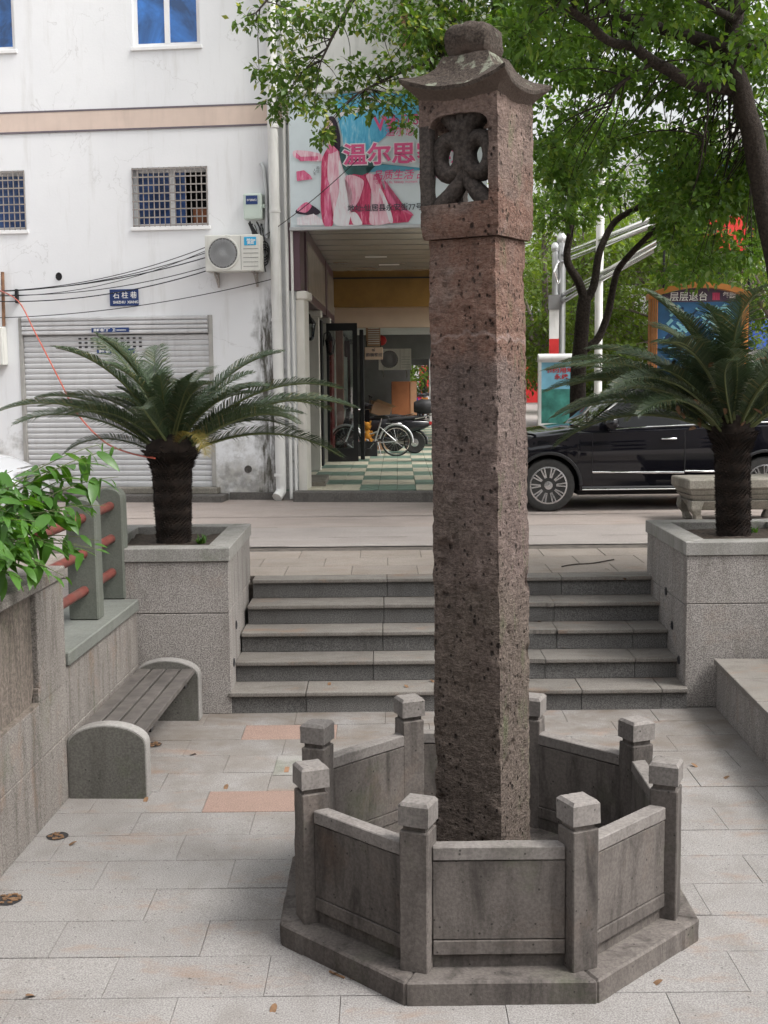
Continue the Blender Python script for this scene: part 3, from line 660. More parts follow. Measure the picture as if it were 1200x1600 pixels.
# ================================================================== BENCH
BX, BY = -1.735, 7.33
bench = thing('bench', 'grey timber slat bench with arched concrete ends against the left wall', 'bench', (BX, BY, 0), math.radians(-2.25))
def bench_end(y):
    w_, h0, h1, n = .25, .345, .47, 16
    arc = [(w_ * math.cos(math.pi * i / n), h0 + (h1 - h0) * math.sin(math.pi * i / n)) for i in range(n + 1)]
    P = [(-w_, 0), (w_, 0)] + arc
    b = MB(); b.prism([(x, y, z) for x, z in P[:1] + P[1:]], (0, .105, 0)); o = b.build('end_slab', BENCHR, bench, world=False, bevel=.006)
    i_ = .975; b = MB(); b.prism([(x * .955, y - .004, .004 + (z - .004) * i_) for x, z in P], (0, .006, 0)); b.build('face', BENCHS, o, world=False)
bench_end(0); bench_end(1.72)
for k in range(4):
    x = -.165 + k * .112; b = MB(); b.box(x - .048, x + .048, .103, 1.722, .365, .405); b.build('slat', WOODG, bench, world=False, bevel=.005)
for y in (.35, 1.45): b = MB(); b.box(-.2, .2, y, y + .05, .32, .364); b.build('bearer', BLACKM, bench, world=False)

# ================================================================== THE WHITE HOUSE
WB = thing('white_building', 'white rendered house with barred windows, beige band and a roller shutter', 'building', FO + Vector((0, 0, 0)), FR)
def holes_wall(name, s0, s1, z0, z1, holes, y0, y1, m, parent):
    xs = sorted({s0, s1, *[h[0] for h in holes], *[h[1] for h in holes]}); zs = sorted({z0, z1, *[h[2] for h in holes], *[h[3] for h in holes]})
    xs = [x for x in xs if s0 <= x <= s1]; zs = [z for z in zs if z0 <= z <= z1]
    solid = lambda i, j: 0 <= i < len(xs) - 1 and 0 <= j < len(zs) - 1 and not any(h[0] <= (xs[i] + xs[i + 1]) / 2 <= h[1] and h[2] <= (zs[j] + zs[j + 1]) / 2 <= h[3] for h in holes)
    b = MB()
    for i in range(len(xs) - 1):
        for j in range(len(zs) - 1):
            if not solid(i, j): continue
            xa, xb, za_, zb_ = xs[i], xs[i + 1], zs[j], zs[j + 1]
            b.add([(xa, y0, za_), (xb, y0, za_), (xb, y0, zb_), (xa, y0, zb_)], [(0, 1, 2, 3)]); b.add([(xa, y1, za_), (xb, y1, za_), (xb, y1, zb_), (xa, y1, zb_)], [(3, 2, 1, 0)])
            if not solid(i - 1, j): b.add([(xa, y0, za_), (xa, y0, zb_), (xa, y1, zb_), (xa, y1, za_)], [(0, 1, 2, 3)])
            if not solid(i + 1, j): b.add([(xb, y0, za_), (xb, y1, za_), (xb, y1, zb_), (xb, y0, zb_)], [(0, 1, 2, 3)])
            if not solid(i, j - 1): b.add([(xa, y0, za_), (xa, y1, za_), (xb, y1, za_), (xb, y0, za_)], [(0, 1, 2, 3)])
            if not solid(i, j + 1): b.add([(xa, y0, zb_), (xb, y0, zb_), (xb, y1, zb_), (xa, y1, zb_)], [(0, 1, 2, 3)])
    me = bpy.data.meshes.new(name); me.from_pydata(b.v, [], b.f); me.materials.append(m)
    bm = bmesh.new(); bm.from_mesh(me); bmesh.ops.remove_doubles(bm, verts=bm.verts, dist=1e-5); bmesh.ops.recalc_face_normals(bm, faces=bm.faces); bm.to_mesh(me); bm.free()
    return link(name, me, parent)
def rect(x0, y0, x1, y1):
    a, d = fac(x0, (y0 + y1) / 2), fac(x1, (y0 + y1) / 2); u, v = fac((x0 + x1) / 2, y0), fac((x0 + x1) / 2, y1)
    return (a[0], d[0], v[1], u[1])
W1 = rect(206, -60, 311, 72); W2 = rect(-84, -60, 21, 80); W3 = rect(207, 261, 325, 354); W4 = rect(-78, 268, 40, 361)
SH = rect(34, 494, 335, 757); SH = (SH[0], SH[1], ST + .19, SH[3])
SL, SR_, TOPZ = -9.0, -.02, 11.5
holes_wall('wall', SL, SR_, ST - .1, TOPZ, [W1, W2, W3, W4, SH], 0, .24, STUC, WB)
b = MB(); b.box(SL, -1.0, .245, 6, TOPZ - .2, TOPZ); b.build('roof_slab', WHITE2, WB, world=False)
b = MB(); b.box(SL, -1.0, 6, 6.2, ST, TOPZ - .2); b.box(SL, SL + .2, .25, 6, ST, TOPZ - .2); b.build('rear_wall', WHITE2, WB, world=False)
bz0, bz1 = fac(200, 202)[1], fac(200, 170)[1]
b = MB(); b.box(SL, SR_, -.012, .01, bz0, bz1); b.build('beige_band', BEIGE, WB, world=False)
for z in (bz0, bz1): b = MB(); b.box(SL, SR_, -.016, .01, z - .012, z + .012); b.build('band_line', LINE, WB, world=False)
def window(h, kind):
    s0, s1, z0, z1 = h; d = .05 if kind == 'upper' else .12; f = .055
    t = bpy.data.objects.new('window', None); COL.objects.link(t); t.parent = WB; t.location = ((s0 + s1) / 2, d, z0); inv = lambda b, n, m, **k: b.build(n, m, t, world=False, **k)
    hw, H_ = (s1 - s0) / 2, z1 - z0
    b = MB(); b.box(-hw, hw, 0, .05, 0, f); b.box(-hw, hw, 0, .05, H_ - f, H_); b.box(-hw, -hw + f, 0, .05, f, H_ - f); b.box(hw - f, hw, 0, .05, f, H_ - f); b.box(-.035, .035, -.004, .05, f, H_ - f)
    inv(b, 'frame', WHITE)
    for s in (-1, 1):
        b = MB(); x0, x1 = (-hw + f, -.035) if s < 0 else (.035, hw - f)
        if kind == 'lower' and s > 0 and h is W3: x0 = x0 + .0; x1 = x0 + .16
        b.box(x0, x1, .02 + .012 * (s > 0), .028 + .012 * (s > 0), f, H_ - f); inv(b, 'pane', BLUEG if kind == 'upper' else BLUEC)
    b = MB(); b.box(-hw - .03, hw + .03, -d - .025, -d + .02, -.05, .0); inv(b, 'sill', WHITE, bevel=.004)
    if kind == 'lower':
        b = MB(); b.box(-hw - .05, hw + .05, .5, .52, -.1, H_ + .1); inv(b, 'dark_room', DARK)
        n = 14
        for k in range(n + 1):
            x = -hw + .01 + (2 * hw - .02) * k / n; b = MB(); b.tube([(x, -d - .01, .0), (x, -d - .01, H_)], .0085, 6); inv(b, 'bar', BARS)
        for k in range(8):
            z = .02 + (H_ - .04) * k / 7; b = MB(); b.box(-hw, hw, -d - .022, -d - .008, z - .008, z + .008); inv(b, 'cross_bar', BARS)
    return t
for h in (W1, W2): window(h, 'upper')
for h in (W3, W4): window(h, 'lower')
s0, s1, z0, z1 = W3
b = MB(); b.box(s1 - .3, s1 - .06, .28, .4, z0 + .04, z0 + .28); one('wooden_crate', CABW, 'brown wooden crate inside the barred window left of the meter box', 'crate', MB().add([tuple(FO + FE * p[0] + FN * p[1] + Vector((0, 0, p[2]))) for p in b.v], b.f), bevel=.005)
b = MB(); c = FO + FE * (W4[1] - .22) + FN * .3 + Vector((0, 0, W4[2] + .02)); b.lathe([(.05, 0), (.12, .03), (.14, .08), (.1, .15), (.04, .18)], 12, tuple(c)); one('red_bag', REDC, 'red bag behind the barred window at the left edge', 'bag', b, smooth=60)
# roller shutter: box, guides, slats
s0, s1, z0, z1 = SH; sh = bpy.data.objects.new('roller_shutter', None); COL.objects.link(sh); sh.parent = WB; sh.location = ((s0 + s1) / 2, 0, z0)
hw, H_ = (s1 - s0) / 2, z1 - z0
def shp(n, m, *bx, **k): b = MB(); b.box(*bx); return b.build(n, m, sh, world=False, **k)
shp('guide', SHUTF, -hw, -hw + .06, -.015, .09, 0, H_ - .005, bevel=.004); shp('guide', SHUTF, hw - .06, hw, -.015, .09, 0, H_ - .005, bevel=.004)
bxh = .26
for k in range(4):
    z = H_ - bxh + k * bxh / 4; b = MB(); h = bxh / 4; x = hw - .062
    b.add([(sx * x, yy, z + zz) for sx in (-1, 1) for (yy, zz) in ((-.03, .004), (-.045, h * .3), (-.045, h * .75), (-.03, h - .003), (.04, h - .003), (.04, .004))], [(0, 6, 7, 1), (1, 7, 8, 2), (2, 8, 9, 3), (3, 9, 10, 4), (4, 10, 11, 5), (5, 11, 6, 0), (0, 1, 2, 3, 4, 5), (11, 10, 9, 8, 7, 6)])
    b.build('box_slat', SHUT, sh, world=False)
ns = 28; h = (H_ - bxh - .01) / ns; x = hw - .062; b = MB()
b.add([(sx * x, yy, zz) for sx in (-1, 1) for (yy, zz) in ((.030, .001), (.022, h * .10), (.017, h * .4), (.017, h * .72), (.024, h * .94), (.032, h - .001), (.06, h - .001), (.06, .001))], [(i, i + 1, i + 9, i + 8) for i in range(7)] + [(7, 0, 8, 15), tuple(range(8)), tuple(range(15, 7, -1))])
sme = b.mesh('slat', SHUT)
for k in range(ns): link('slat', sme, sh, (0, R.uniform(-.001, .001), k * h))
zb_ = H_ - bxh
for r_, z in enumerate((zb_ - .055, zb_ - .115, zb_ - .175)):
    for k in range(11 if r_ else 11): shp('vent_slot', DARK, -.55 + k * .09, -.51 + k * .09, .004, .02, z - .011, z + .011)
for (z, xx) in ((zb_ + .03, -.33), (zb_ - .27, -.28)):
    pt = shp('maker_plate', SIGNB, xx, xx + .56, -.052 if z > zb_ else .004, -.047 if z > zb_ else .01, z, z + .065)
    Mx = facing(wmat(sh) @ Vector((xx + .03, (-.0535 if z > zb_ else .0025), z + .015)), FR); text('南峰卷门厂  卫', .05, WPRINT, pt, Mx, 'lettering', .0008)
    text('13800000000', .028, WPRINT, pt, facing(wmat(sh) @ Vector((xx + .36, (-.0535 if z > zb_ else .0025), z + .02)), FR))
shp('step', KERB, -hw - .1, hw + .18, -.42, -.02, ST - z0 - .06, ST - z0 + .10, bevel=.01); shp('threshold', OLDST, -hw - .06, hw + .06, -.2, .2, ST - z0 + .102, -.002, bevel=.008)
b = MB(); b.box(SL, -.25, -.03, .0, ST - .05, ST + .1); bb = MB()
for (a, c) in ((SL, SH[0] - .12), (SH[1] + .2, -.25)): q = MB(); q.box(a, c, -.025, -.001, ST - .05, ST + .11); q.build('footing', KERB, WB, world=False, bevel=.006)
b = MB(); b.lathe([(.055, 0), (.055, -.02), (.04, -.02), (.038, .03)], 16, (0, 0, 0), 'y'); q = fac(388, 733); b.v = [tuple(FO + FE * (p[0] + q[0]) + FN * (p[1] - .001) + Vector((0, 0, p[2] + q[1]))) for p in b.v]
one('drain_outlet', KERB, 'round drain outlet low in the white wall beside the shutter', 'drain outlet', b, smooth=40)
for (x, y, l) in ((92, 432, 'left of the street sign'), ):
    q = fac(x, y); b = MB(); b.lathe([(.05, -.003), (.042, -.012), (.03, .004)], 11, (0, 0, 0), 'y'); b.v = [tuple(FO + FE * (p[0] + q[0]) + FN * p[1] + Vector((0, 0, p[2] * 1.2 + q[1]))) for p in b.v]; one('wall_hole', DARK, 'dark broken hole in the white wall ' + l, 'hole', b)
def fb(s0, s1, y0, y1, z0, z1, b=None):
    b = b or MB(); q = MB().box(s0, s1, y0, y1, z0, z1); b.add([tuple(FO + FE * p[0] + FN * p[1] + Vector((0, 0, p[2]))) for p in q.v], q.f); return b
def fp(x, y, off=-.02):
    s, z = fac(x, y, off); return FO + FE * s + FN * off + Vector((0, 0, z))
def fpt(s, off, z): return FO + FE * s + FN * off + Vector((0, 0, z))
# street name plate
r = rect(172, 452, 217, 478); t = thing('street_sign', 'small dark blue street name plate above the shutter', 'sign', fpt((r[0] + r[1]) / 2, -.02, r[2]))
fb(r[0], r[1], -.02, -.008, r[2], r[3]).build('plate', SIGNB, t, bevel=.004)
text('石 柱 巷', .1, WPRINT, t, facing(fpt(r[0] + .05, -.0215, r[2] + .115), FR), bold=.001); text('SHIZHU  XIANG', .052, WPRINT, t, facing(fpt(r[0] + .05, -.0215, r[2] + .035), FR), bold=.001)
# air conditioner condenser
def condenser(name, label, mat4, w_=.8, h_=.55, d_=.3, logo=True, group=None):
    t = bpy.data.objects.new(name, None); COL.objects.link(t); t.matrix_basis = mat4; props(t, label, 'air conditioner', group)
    b = MB(); b.box(-w_ / 2, w_ / 2, -d_, 0, 0, h_); b.build('casing', ACW, t, world=False, bevel=.014, seg=2)
    cx, cz, rr = -w_ * .17, h_ * .5, h_ * .42
    b = MB(); b.lathe([(rr + .02, -d_ - .002), (rr + .018, -d_ - .012), (rr, -d_ - .012), (rr - .004, -d_ - .003)], 32, (cx, 0, cz), 'y'); b.build('fan_ring', ACW, t, world=False, smooth=40)
    b = MB(); b.lathe([(rr, -d_ - .003), (rr * .98, -d_ - .0035)], 32, (cx, 0, cz), 'y'); b.build('fan_opening', ACD, t, world=False)
    g = MB()
    for k in range(1, 8): q = rr * k / 8; g.lathe([(q + .003, -d_ - .008), (q + .003, -d_ - .012), (q - .003, -d_ - .012), (q - .003, -d_ - .008)], 24, (cx, 0, cz), 'y')
    for k in range(12): a = math.pi * k / 12; g.bar((cx - rr * math.cos(a), -d_ - .011, cz - rr * math.sin(a)), (cx + rr * math.cos(a), -d_ - .011, cz + rr * math.sin(a)), .005, .004, (0, 1, 0))
    g.build('fan_grille', STEEL, t, world=False)
    b = MB(); b.box(w_ * .155, w_ * .163, -d_ - .002, -d_ + .01, .02, h_ - .02); b.build('seam', ACD, t, world=False)
    for k in range(5): z = .06 + k * .06; b = MB(); b.box(w_ * .2, w_ * .47, -d_ - .003, -d_ + .01, z, z + .006); b.build('louvre', ACD, t, world=False)
    for s in (-1, 1):
        b = MB(); b.bar((s * w_ * .36, .02, -.01), (s * w_ * .36, -d_ - .02, -.01), .03, .02); b.bar((s * w_ * .36, .015, -.2), (s * w_ * .36, .015, 0), .03, .02); b.bar((s * w_ * .36, .01, -.18), (s * w_ * .36, -d_ * .7, -.02), .02, .02); b.build('bracket', BARS, t, world=False)
    if logo:
        pt = MB(); pt.box(w_ * .22, w_ * .44, -d_ - .004, -d_ + .01, h_ * .70, h_ * .93); lp = pt.build('badge', plain('badge_blue', (.03, .38, .68), .35, var=.03), t, world=False, bevel=.003)
        m = mat4 @ Matrix.Translation((w_ * .265, -d_ - .0055, h_ * .815)) @ Matrix.Rotation(math.pi / 2, 4, 'X'); text('Midea', .052, WPRINT, lp, m, bold=.001, shear=.15)
        m = mat4 @ Matrix.Translation((w_ * .275, -d_ - .0055, h_ * .735)) @ Matrix.Rotation(math.pi / 2, 4, 'X'); text('美的', .05, WPRINT, lp, m, bold=.001)
    return t
r = rect(330, 371, 414, 427)
condenser('condenser_unit', 'air conditioner condenser with a round fan on the white wall under the meter box', Matrix.Translation(fpt((r[0] + r[1]) / 2, -.05, r[2])) @ Matrix.Rotation(FR, 4, 'Z'), r[1] - r[0], r[3] - r[2])
# electricity meter box
r = rect(383, 304, 412, 344); t = thing('meter_box', 'pale green plastic meter box with a blue label above the condenser unit', 'meter box', fpt((r[0] + r[1]) / 2, 0, r[2]))
MBX = plain('meter_plastic', (.52, .6, .55), .4, var=.04)
fb(r[0], r[1], -.12, -.0, r[2], r[3]).build('case', MBX, t, bevel=.02, seg=2); fb(r[0] + .04, r[1] - .06, -.124, -.118, r[3] - .15, r[3] - .03).build('label_plate', SIGNB, t); fb(r[1], r[1] + .035, -.09, -.03, r[2] + .15, r[2] + .21).build('latch', MBX, t, bevel=.01)
text('0738852', .04, WPRINT, t, facing(fpt(r[0] + .055, -.1255, r[3] - .105), FR))
# down pipes and conduits at the corner of the house
def pipe(name, label, path, rad, m, cat='pipe', n=12, group=None, clips=()):
    t = thing(name, label, cat, path[0], 0, group); b = MB(); b.tube(path, rad, n); b.build('tube', m, t, smooth=50)
    for c in clips:
        b = MB(); b.lathe([(rad + .006, -.02), (rad + .008, -.018), (rad + .008, .018), (rad + .006, .02)], n, tuple(c)); b.build('collar', m, t, smooth=40)
    return t
s_ = lambda x, y: fac(x, y, -.09)[0]
sp = s_(430, 400); pipe('downpipe', 'thick white rain downpipe at the corner of the white building', [fpt(sp, -.09, 11.4), fpt(sp, -.09, 6), fpt(sp + .02, -.09, ST + .22), fpt(sp + .02, -.1, ST + .13), fpt(sp - .02, -.2, ST + .05)], .075, PIPEW, clips=[fpt(sp + .005, -.09, z) for z in (8.2, 6.05, 4.9, 3.4, 2.1, 1.2)])
for k, (dx, rr, lb_) in enumerate(((.15, .026, 'thin grey conduit just right of the thick downpipe'), (.225, .02, 'second thin conduit right of the thick downpipe'))):
    pipe('conduit', lb_, [fpt(sp + dx, -.05, 11), fpt(sp + dx + .01, -.05, ST + .02)], rr, PIPEW, group='conduits at the house corner')
pipe('cable_duct', 'short bent plastic duct above the meter box', [fp(408, 255, -.05), fp(412, 262, -.06), fp(416, 300, -.04), fp(417, 372, -.04)], .03, STEEL)
# cables
def sag(a, c, d, n=16): a, c = Vector(a), Vector(c); return [a.lerp(c, i / n) - Vector((0, 0, d * 4 * (i / n) * (1 - i / n))) for i in range(n + 1)]
k = 0
for (x0, y0, x1, y1, d, rr) in ((-30, 455, 330, 383, .16, .006), (-30, 456, 330, 392, .14, .006), (-30, 455, 330, 400, .12, .008), (-30, 460, 330, 415, .14, .006), (-30, 470, 330, 421, .15, .008), (-30, 462, 330, 388, .2, .005)):
    b = MB(); b.tube(sag(fp(x0, y0, -.1), fp(x1, y1, -.1), d), rr, 5); k += 1
    one('wall_cable', WIRE, 'black cable strung along the white wall to the condenser, %s of the bundle' % ('topmost', 'second', 'third', 'fourth', 'lowest', 'thinnest')[k - 1], 'cable', b, 'cables along the wall')
b = MB(); b.tube(sag(fp(-20, 497, -.06), fp(430, 435, -.1), .12, 24), .006, 5); one('wall_cable', WIRE, 'single thin cable sagging just above the shutter', 'cable', b, 'cables along the wall')
b = MB(); b.tube(sag(fp(414, 368, -.1), fp(560, 248, -.35), .05, 12), .006, 5); one('wall_cable', WIRE, 'cable rising from the meter box across the billboard', 'cable', b, 'cables along the wall')
b = MB()
for q in range(11):
    p0 = fp(R.uniform(388, 410), R.uniform(345, 352), -.06); c = fp(R.uniform(395, 425), R.uniform(372, 400), -.1); e = fp(R.uniform(395, 420), R.uniform(395, 425), -.05)
    pts = [p0.lerp(c, t).lerp(c.lerp(e, t), t) + Vector((.03 * mn.noise(Vector((q, t * 4, 0))), 0, .03 * mn.noise(Vector((q, t * 4, 9))))) for t in np.linspace(0, 1, 9)]; b.tube(pts, R.uniform(.006, .012), 5)
for q in range(4):
    c = fp(414, 390 + q * 4, -.08); b.tube([c + Vector((.055 * math.cos(a) , 0.02 * math.sin(a * 2), .11 * math.sin(a))) for a in np.linspace(0, 6.28, 18)], .009, 5)
one('cable_coil', WIRE, 'tangled coil of black cables between meter box and condenser', 'cable', b)
b = MB(); b.tube([fp(-5, 452, -.4), at(60, 500, 14.5), at(100, 590, 13.2), at(140, 660, 12), at(190, 700, 11), at(240, 714, 9.92)], .011, 7)
b2 = MB(); P_ = [fp(-5, 452, -.4), at(28, 470, 15.8), at(55, 520, 14.4), at(92, 592, 13.2), at(120, 645, 12.2), at(160, 688, 11), at(200, 707, 10.3), at(242, 716, 9.8)]
pts = []
for i in range(len(P_) - 1):
    p0, p1, p2, p3 = P_[max(i - 1, 0)], P_[i], P_[i + 1], P_[min(i + 2, len(P_) - 1)]
    for t in np.linspace(0, 1, 6)[:-1]: pts.append(.5 * ((2 * p1) + (p2 - p0) * t + (2 * p0 - 5 * p1 + 4 * p2 - p3) * t * t + (3 * p1 - p0 - 3 * p2 + p3) * t ** 3))
pts.append(P_[-1]); b2.tube(pts, .008, 7); one('orange_cable', ORANGE, 'orange cable hanging from the wall to the cycad trunk', 'cable', b2, smooth=60)
# fittings at the left edge of the wall
r = rect(-24, 512, 12, 571); fb(r[0], r[1], -.18, 0, r[2], r[3]).build; b = fb(r[0], r[1], -.18, -.002, r[2], r[3]); one('switch_box', ACW, 'white switch box on the wall left of the shutter', 'box', b, bevel=.01)
pipe('rusty_conduit', 'rusty steel pipe on the wall at the left edge above the switch box', [fp(4, 425, -.05), fp(6, 510, -.05)], .025, RUST)
b = fb(*[fac(26, 470)[0], fac(30, 470)[0]], -.06, -.001, fac(28, 474)[1], fac(28, 452)[1]); one('cable_bracket', BLACKM, 'small black bracket holding the cables near the left edge', 'bracket', b, bevel=.004)

# ================================================================== THE ARCADE BUILDING
AB = thing('arcade_building', 'arcade building with a covered walkway under a large billboard', 'building', (.1, 17.5, ST))
xl = lambda Y: -1.12 + .012 * (Y - 17.5)
xr = lambda Y: 1.34 + .012 * (Y - 17.5)
AF = ST + .15; CZ_ = 4.76
AMB = plain('amber_panel', (.25, .14, .035), .35, var=.15, sc=4); BGE = plain('beige_beam', (.55, .43, .32), .8, var=.05); MAROON = plain('maroon_trim', (.10, .055, .07), .4, var=.1)
GREYP = glassy('grey_sign_panel', (.36, .33, .30), .25, .12); PINK = plain('shop_pink', (.52, .27, .22), .7); CEILM = plain('metal_ceiling', (.6, .58, .55), .2, .35, var=.1, sc=1.2); CREAM = plain('cream_pilaster', (.62, .6, .55), .7, var=.06, grime=.25)
RED2 = plain('maroon_door', (.2, .03, .03), .5)
def ab(name, m, x0, x1, y0, y1, z0, z1, par=None, **k):
    b = MB(); b.box(x0, x1, y0, y1, z0, z1); return b.build(name, m, par or AB, **k)
# upper storeys
fs = 2.66
def fbox(name, m, s0, s1, y0, y1, z0, z1, par=None, **k): return fb(s0, s1, y0, y1, z0, z1).build(name, m, par or AB, **k)
fbox('front_wall', WHITE2, .0, fs, .05, .3, CZ_ + .02, 11.5)
ab('upper_storey', WHITE2, xl(17.8) - .2, xr(17.8) + .18, 17.85, 46, CZ_ + .5, 11.0)
b = MB(); b.prism([(xl(17.8) - .1, 17.74, CZ_), (xr(17.8) + .15, 17.45, CZ_), (xr(26) + .15, 25.6, CZ_), (xl(26) - .1, 25.6, CZ_)], (0, 0, .1)); ce = b.build('ceiling', CEILM, AB)
for k in range(9):
    y = 18.1 + k * .82; b = MB(); b.box(xl(y), xr(y), y - .006, y + .006, CZ_ - .006, CZ_ - .001); b.build('ceiling_joint', ACD, ce)
for (x, y) in ((.15, 24.2), (-.1, 22.6)): b = MB(); b.box(x - .2, x + .2, y - .1, y + .1, CZ_ - .004, CZ_ - .0015); b.build('ceiling_lamp', WHITE, ce)
ab('amber_beam', AMB, xl(25.6), xr(25.6), 25.6, 25.9, 4.02, CZ_ + .1); ab('beam_shadow_gap', BLACKP, xl(25.6), xr(25.6), 25.57, 25.6, 4.6, 4.63); ab('beige_beam', BGE, xl(26), xr(26), 25.95, 26.4, 3.62, 4.06)
ab('rear_ceiling', WHITE2, xl(26) - .1, xr(40) + .3, 26.4, 46, 3.82, 3.9); ab('far_beam', ACD, xl(38), xr(38) + .2, 37, 37.4, 3.1, 3.82); ab('far_fascia', ACD, xl(42), xr(42) + .2, 43, 43.4, 2.95, 3.8)
# left side: white corner pier, shopfront with pilasters, sign boxes above
fbox('corner_pier', CREAM, -.018, .1, -.01, .36, AF - .02, 3.68); fbox('corner_capital', CREAM, -.016, .15, -.04, .4, 3.68, 3.8, bevel=.02)
fbox('maroon_fascia', MAROON, -.1, .06, -.04, .3, 3.805, CZ_ - .01, bevel=.004)
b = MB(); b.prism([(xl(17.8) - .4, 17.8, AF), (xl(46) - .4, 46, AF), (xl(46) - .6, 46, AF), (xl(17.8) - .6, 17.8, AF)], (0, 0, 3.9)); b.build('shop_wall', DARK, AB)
for i, Y in enumerate((20.9, 23.7)):
    x = xl(Y); ab('pilaster', CREAM, x - .22, x, Y, Y + .28, AF, 3.6, bevel=.008); ab('capital', CREAM, x - .24, x + .05, Y - .05, Y + .33, 3.6, 3.72, bevel=.015)
for (y0, y1) in ((18.0, 22.8), (23.0, 28.3)):
    b = MB(); b.prism([(xl(y0) + .02, y0, 3.72), (xl(y1) + .02, y1, 3.72), (xl(y1) - .3, y1, 3.72), (xl(y0) - .3, y0, 3.72)], (0, 0, CZ_ - 3.74)); sg = b.build('sign_box', MAROON, AB, bevel=.006)
    b = MB(); b.prism([(xl(y0 + .25) + .026, y0 + .25, 3.85), (xl(y1 - .25) + .026, y1 - .25, 3.85), (xl(y1 - .25) + .018, y1 - .25, 3.85), (xl(y0 + .25) + .018, y0 + .25, 3.85)], (0, 0, .72)); b.build('sign_panel', GREYP, sg)
ab('pink_wall', PINK, xl(29) - .3, xl(29) + .06, 28.4, 29.0, AF, 4.4); ab('maroon_door', RED2, xl(25.4) - .05, xl(25.4) + .01, 24.4, 25.6, AF, 3.3)
for (Y, m) in ((22.0, DARK), (26.6, CREAM), (31, CREAM), (35, MAROON), (39, CREAM)): ab('shop_jamb', m, xl(Y) - .3, xl(Y) - .02, Y, Y + .5, AF, 3.6)
ab('shop_window', glassy('green_shop_glass', (.25, .36, .32), .1, .3), xl(32) - .25, xl(32) - .05, 29.2, 34.5, AF + .3, 3.0)
for (Y) in (30.2, 31.4, 32.6): ab('window_post', WHITE, xl(Y) - .06, xl(Y) - .0, Y, Y + .08, AF, 3.1)
# row of columns to the street and its beam
for Y in (17.75, 22.5, 27.5, 32.5, 37.5, 42.5):
    ab('street_column', WHITE2, xr(Y) - .02, xr(Y) + .3, Y, Y + .4, ST, CZ_ + .5, bevel=.01)
# walkway: kerb and checkered tiles
b = MB(); b.prism([tuple(fpt(-.05, -.32, ST - .05)), tuple(fpt(fs + .3, -.32, ST - .05)), tuple(fpt(fs + .3, -.08, ST - .05)), tuple(fpt(-.05, -.08, ST - .05))], (0, 0, .195)); b.build('kerb', KERB, AB, bevel=.012)
b = MB(); b.prism([tuple(fpt(-.03, -.085, ST)), tuple(fpt(fs + .3, -.085, ST)), (xr(47) + .3, 47, ST), (xl(47) - .5, 47, ST)], (0, 0, .132)); wk = b.build('walkway_bed', JOINT, AB)
tg = .27; tiles = {m: slabmesh('floor_tile', tg - .006, tg - .006, .02, m, .002) for m in (TILEC, TILEG)}
far = {TILEC: MB(), TILEG: MB()}; wkinv = wmat(wk).inverted()
for j in range(0, 100):
    for i in range(-1, 9):
        Y = 17.42 + j * tg; X = xl(Y) + .1 + i * tg; Y2 = Y - .1135 * (X + 1.0) * max(0, 1 - j / 40)
        if X > xr(Y) + .15: continue
        m = TILEG if ((j // 3) + ((i + 3) // 3)) % 2 == 0 else TILEC
        if j < 26: link('floor_tile', tiles[m], wk, wkinv @ Vector((X, Y2 + tg / 2, AF + R.uniform(-.001, .001))))
        else: h_ = tg / 2 - .003; far[m].add([(X - h_, Y2, AF), (X + h_, Y2, AF), (X + h_, Y2 + 2 * h_, AF), (X - h_, Y2 + 2 * h_, AF)], [(0, 1, 2, 3)])
for m in far: props(far[m].build('far_tiles', m, wk), kind='stuff')
ab('door_step', OLDST, xl(18.4) - .25, xl(18.4) + .25, 17.9, 19.2, AF - .02, AF + .07, bevel=.01)
# canopy drip strip under the billboard, dark pipe above
# ------------------------------------------------------------------ billboard
r = rect(455, 147, 640, 354); BS0, BS1, BZ0, BZ1 = r[0], fs + .02, fac(560, 354)[1], fac(560, 147)[1]
bill = thing('billboard', 'large shop billboard with pink lettering and a woman in a pink gown', 'billboard', fpt((BS0 + BS1) / 2, -.12, BZ0), FR)
VIN = plain('vinyl_pale_blue', (.62, .70, .74), .4, var=.05); VSKY = None; VPINK = plain('vinyl_pink', (.68, .12, .25), .45, var=.25, sc=5); VRED = plain('vinyl_crimson', (.52, .035, .12), .45, var=.3, sc=6)
def folds(name, c1, c2, c3):
    m, nt, b = new(name, .45, 0, .4); n = noi(nt, pos(nt, (13, 13, 2.2)), 1.9, 5, .6, 1.1)
    setc(nt, b, mix(nt, mp(nt, n, .55, .72), mix(nt, mp(nt, n, .3, .52), c1, c2), c3)); return m
VSKY = folds('vinyl_sky', (.04, .3, .55), (.12, .46, .68), (.45, .68, .78)); VPINK = folds('vinyl_pink_cloth', (.5, .04, .13), (.68, .16, .3), (.78, .5, .58)); VRED = folds('vinyl_crimson_cloth', (.3, .015, .06), (.55, .05, .14), (.72, .3, .4))
VROSE = plain('vinyl_rose', (.74, .45, .53), .45, var=.15, sc=5); VSKIN = plain('vinyl_skin', (.72, .55, .50), .45); VHAIR = plain('vinyl_hair', (.03, .018, .035), .45); VGRN = plain('vinyl_hill', (.05, .14, .14), .45, var=.4, sc=4); VROSE = folds('vinyl_rose_cloth', (.62, .22, .33), (.76, .5, .58), (.8, .72, .76)); VWHT = folds('vinyl_white_cloth', (.72, .55, .62), (.74, .74, .78), (.8, .8, .83)); VINK = plain('vinyl_ink', (.05, .06, .08), .5); VSEA = plain('vinyl_sea', (.10, .36, .50), .45, var=.2)
fb(BS0, BS1, -.10, -.055, BZ0, BZ1).build('backing', STEEL, bill)
n = 40; b = MB(); V = []; F = []
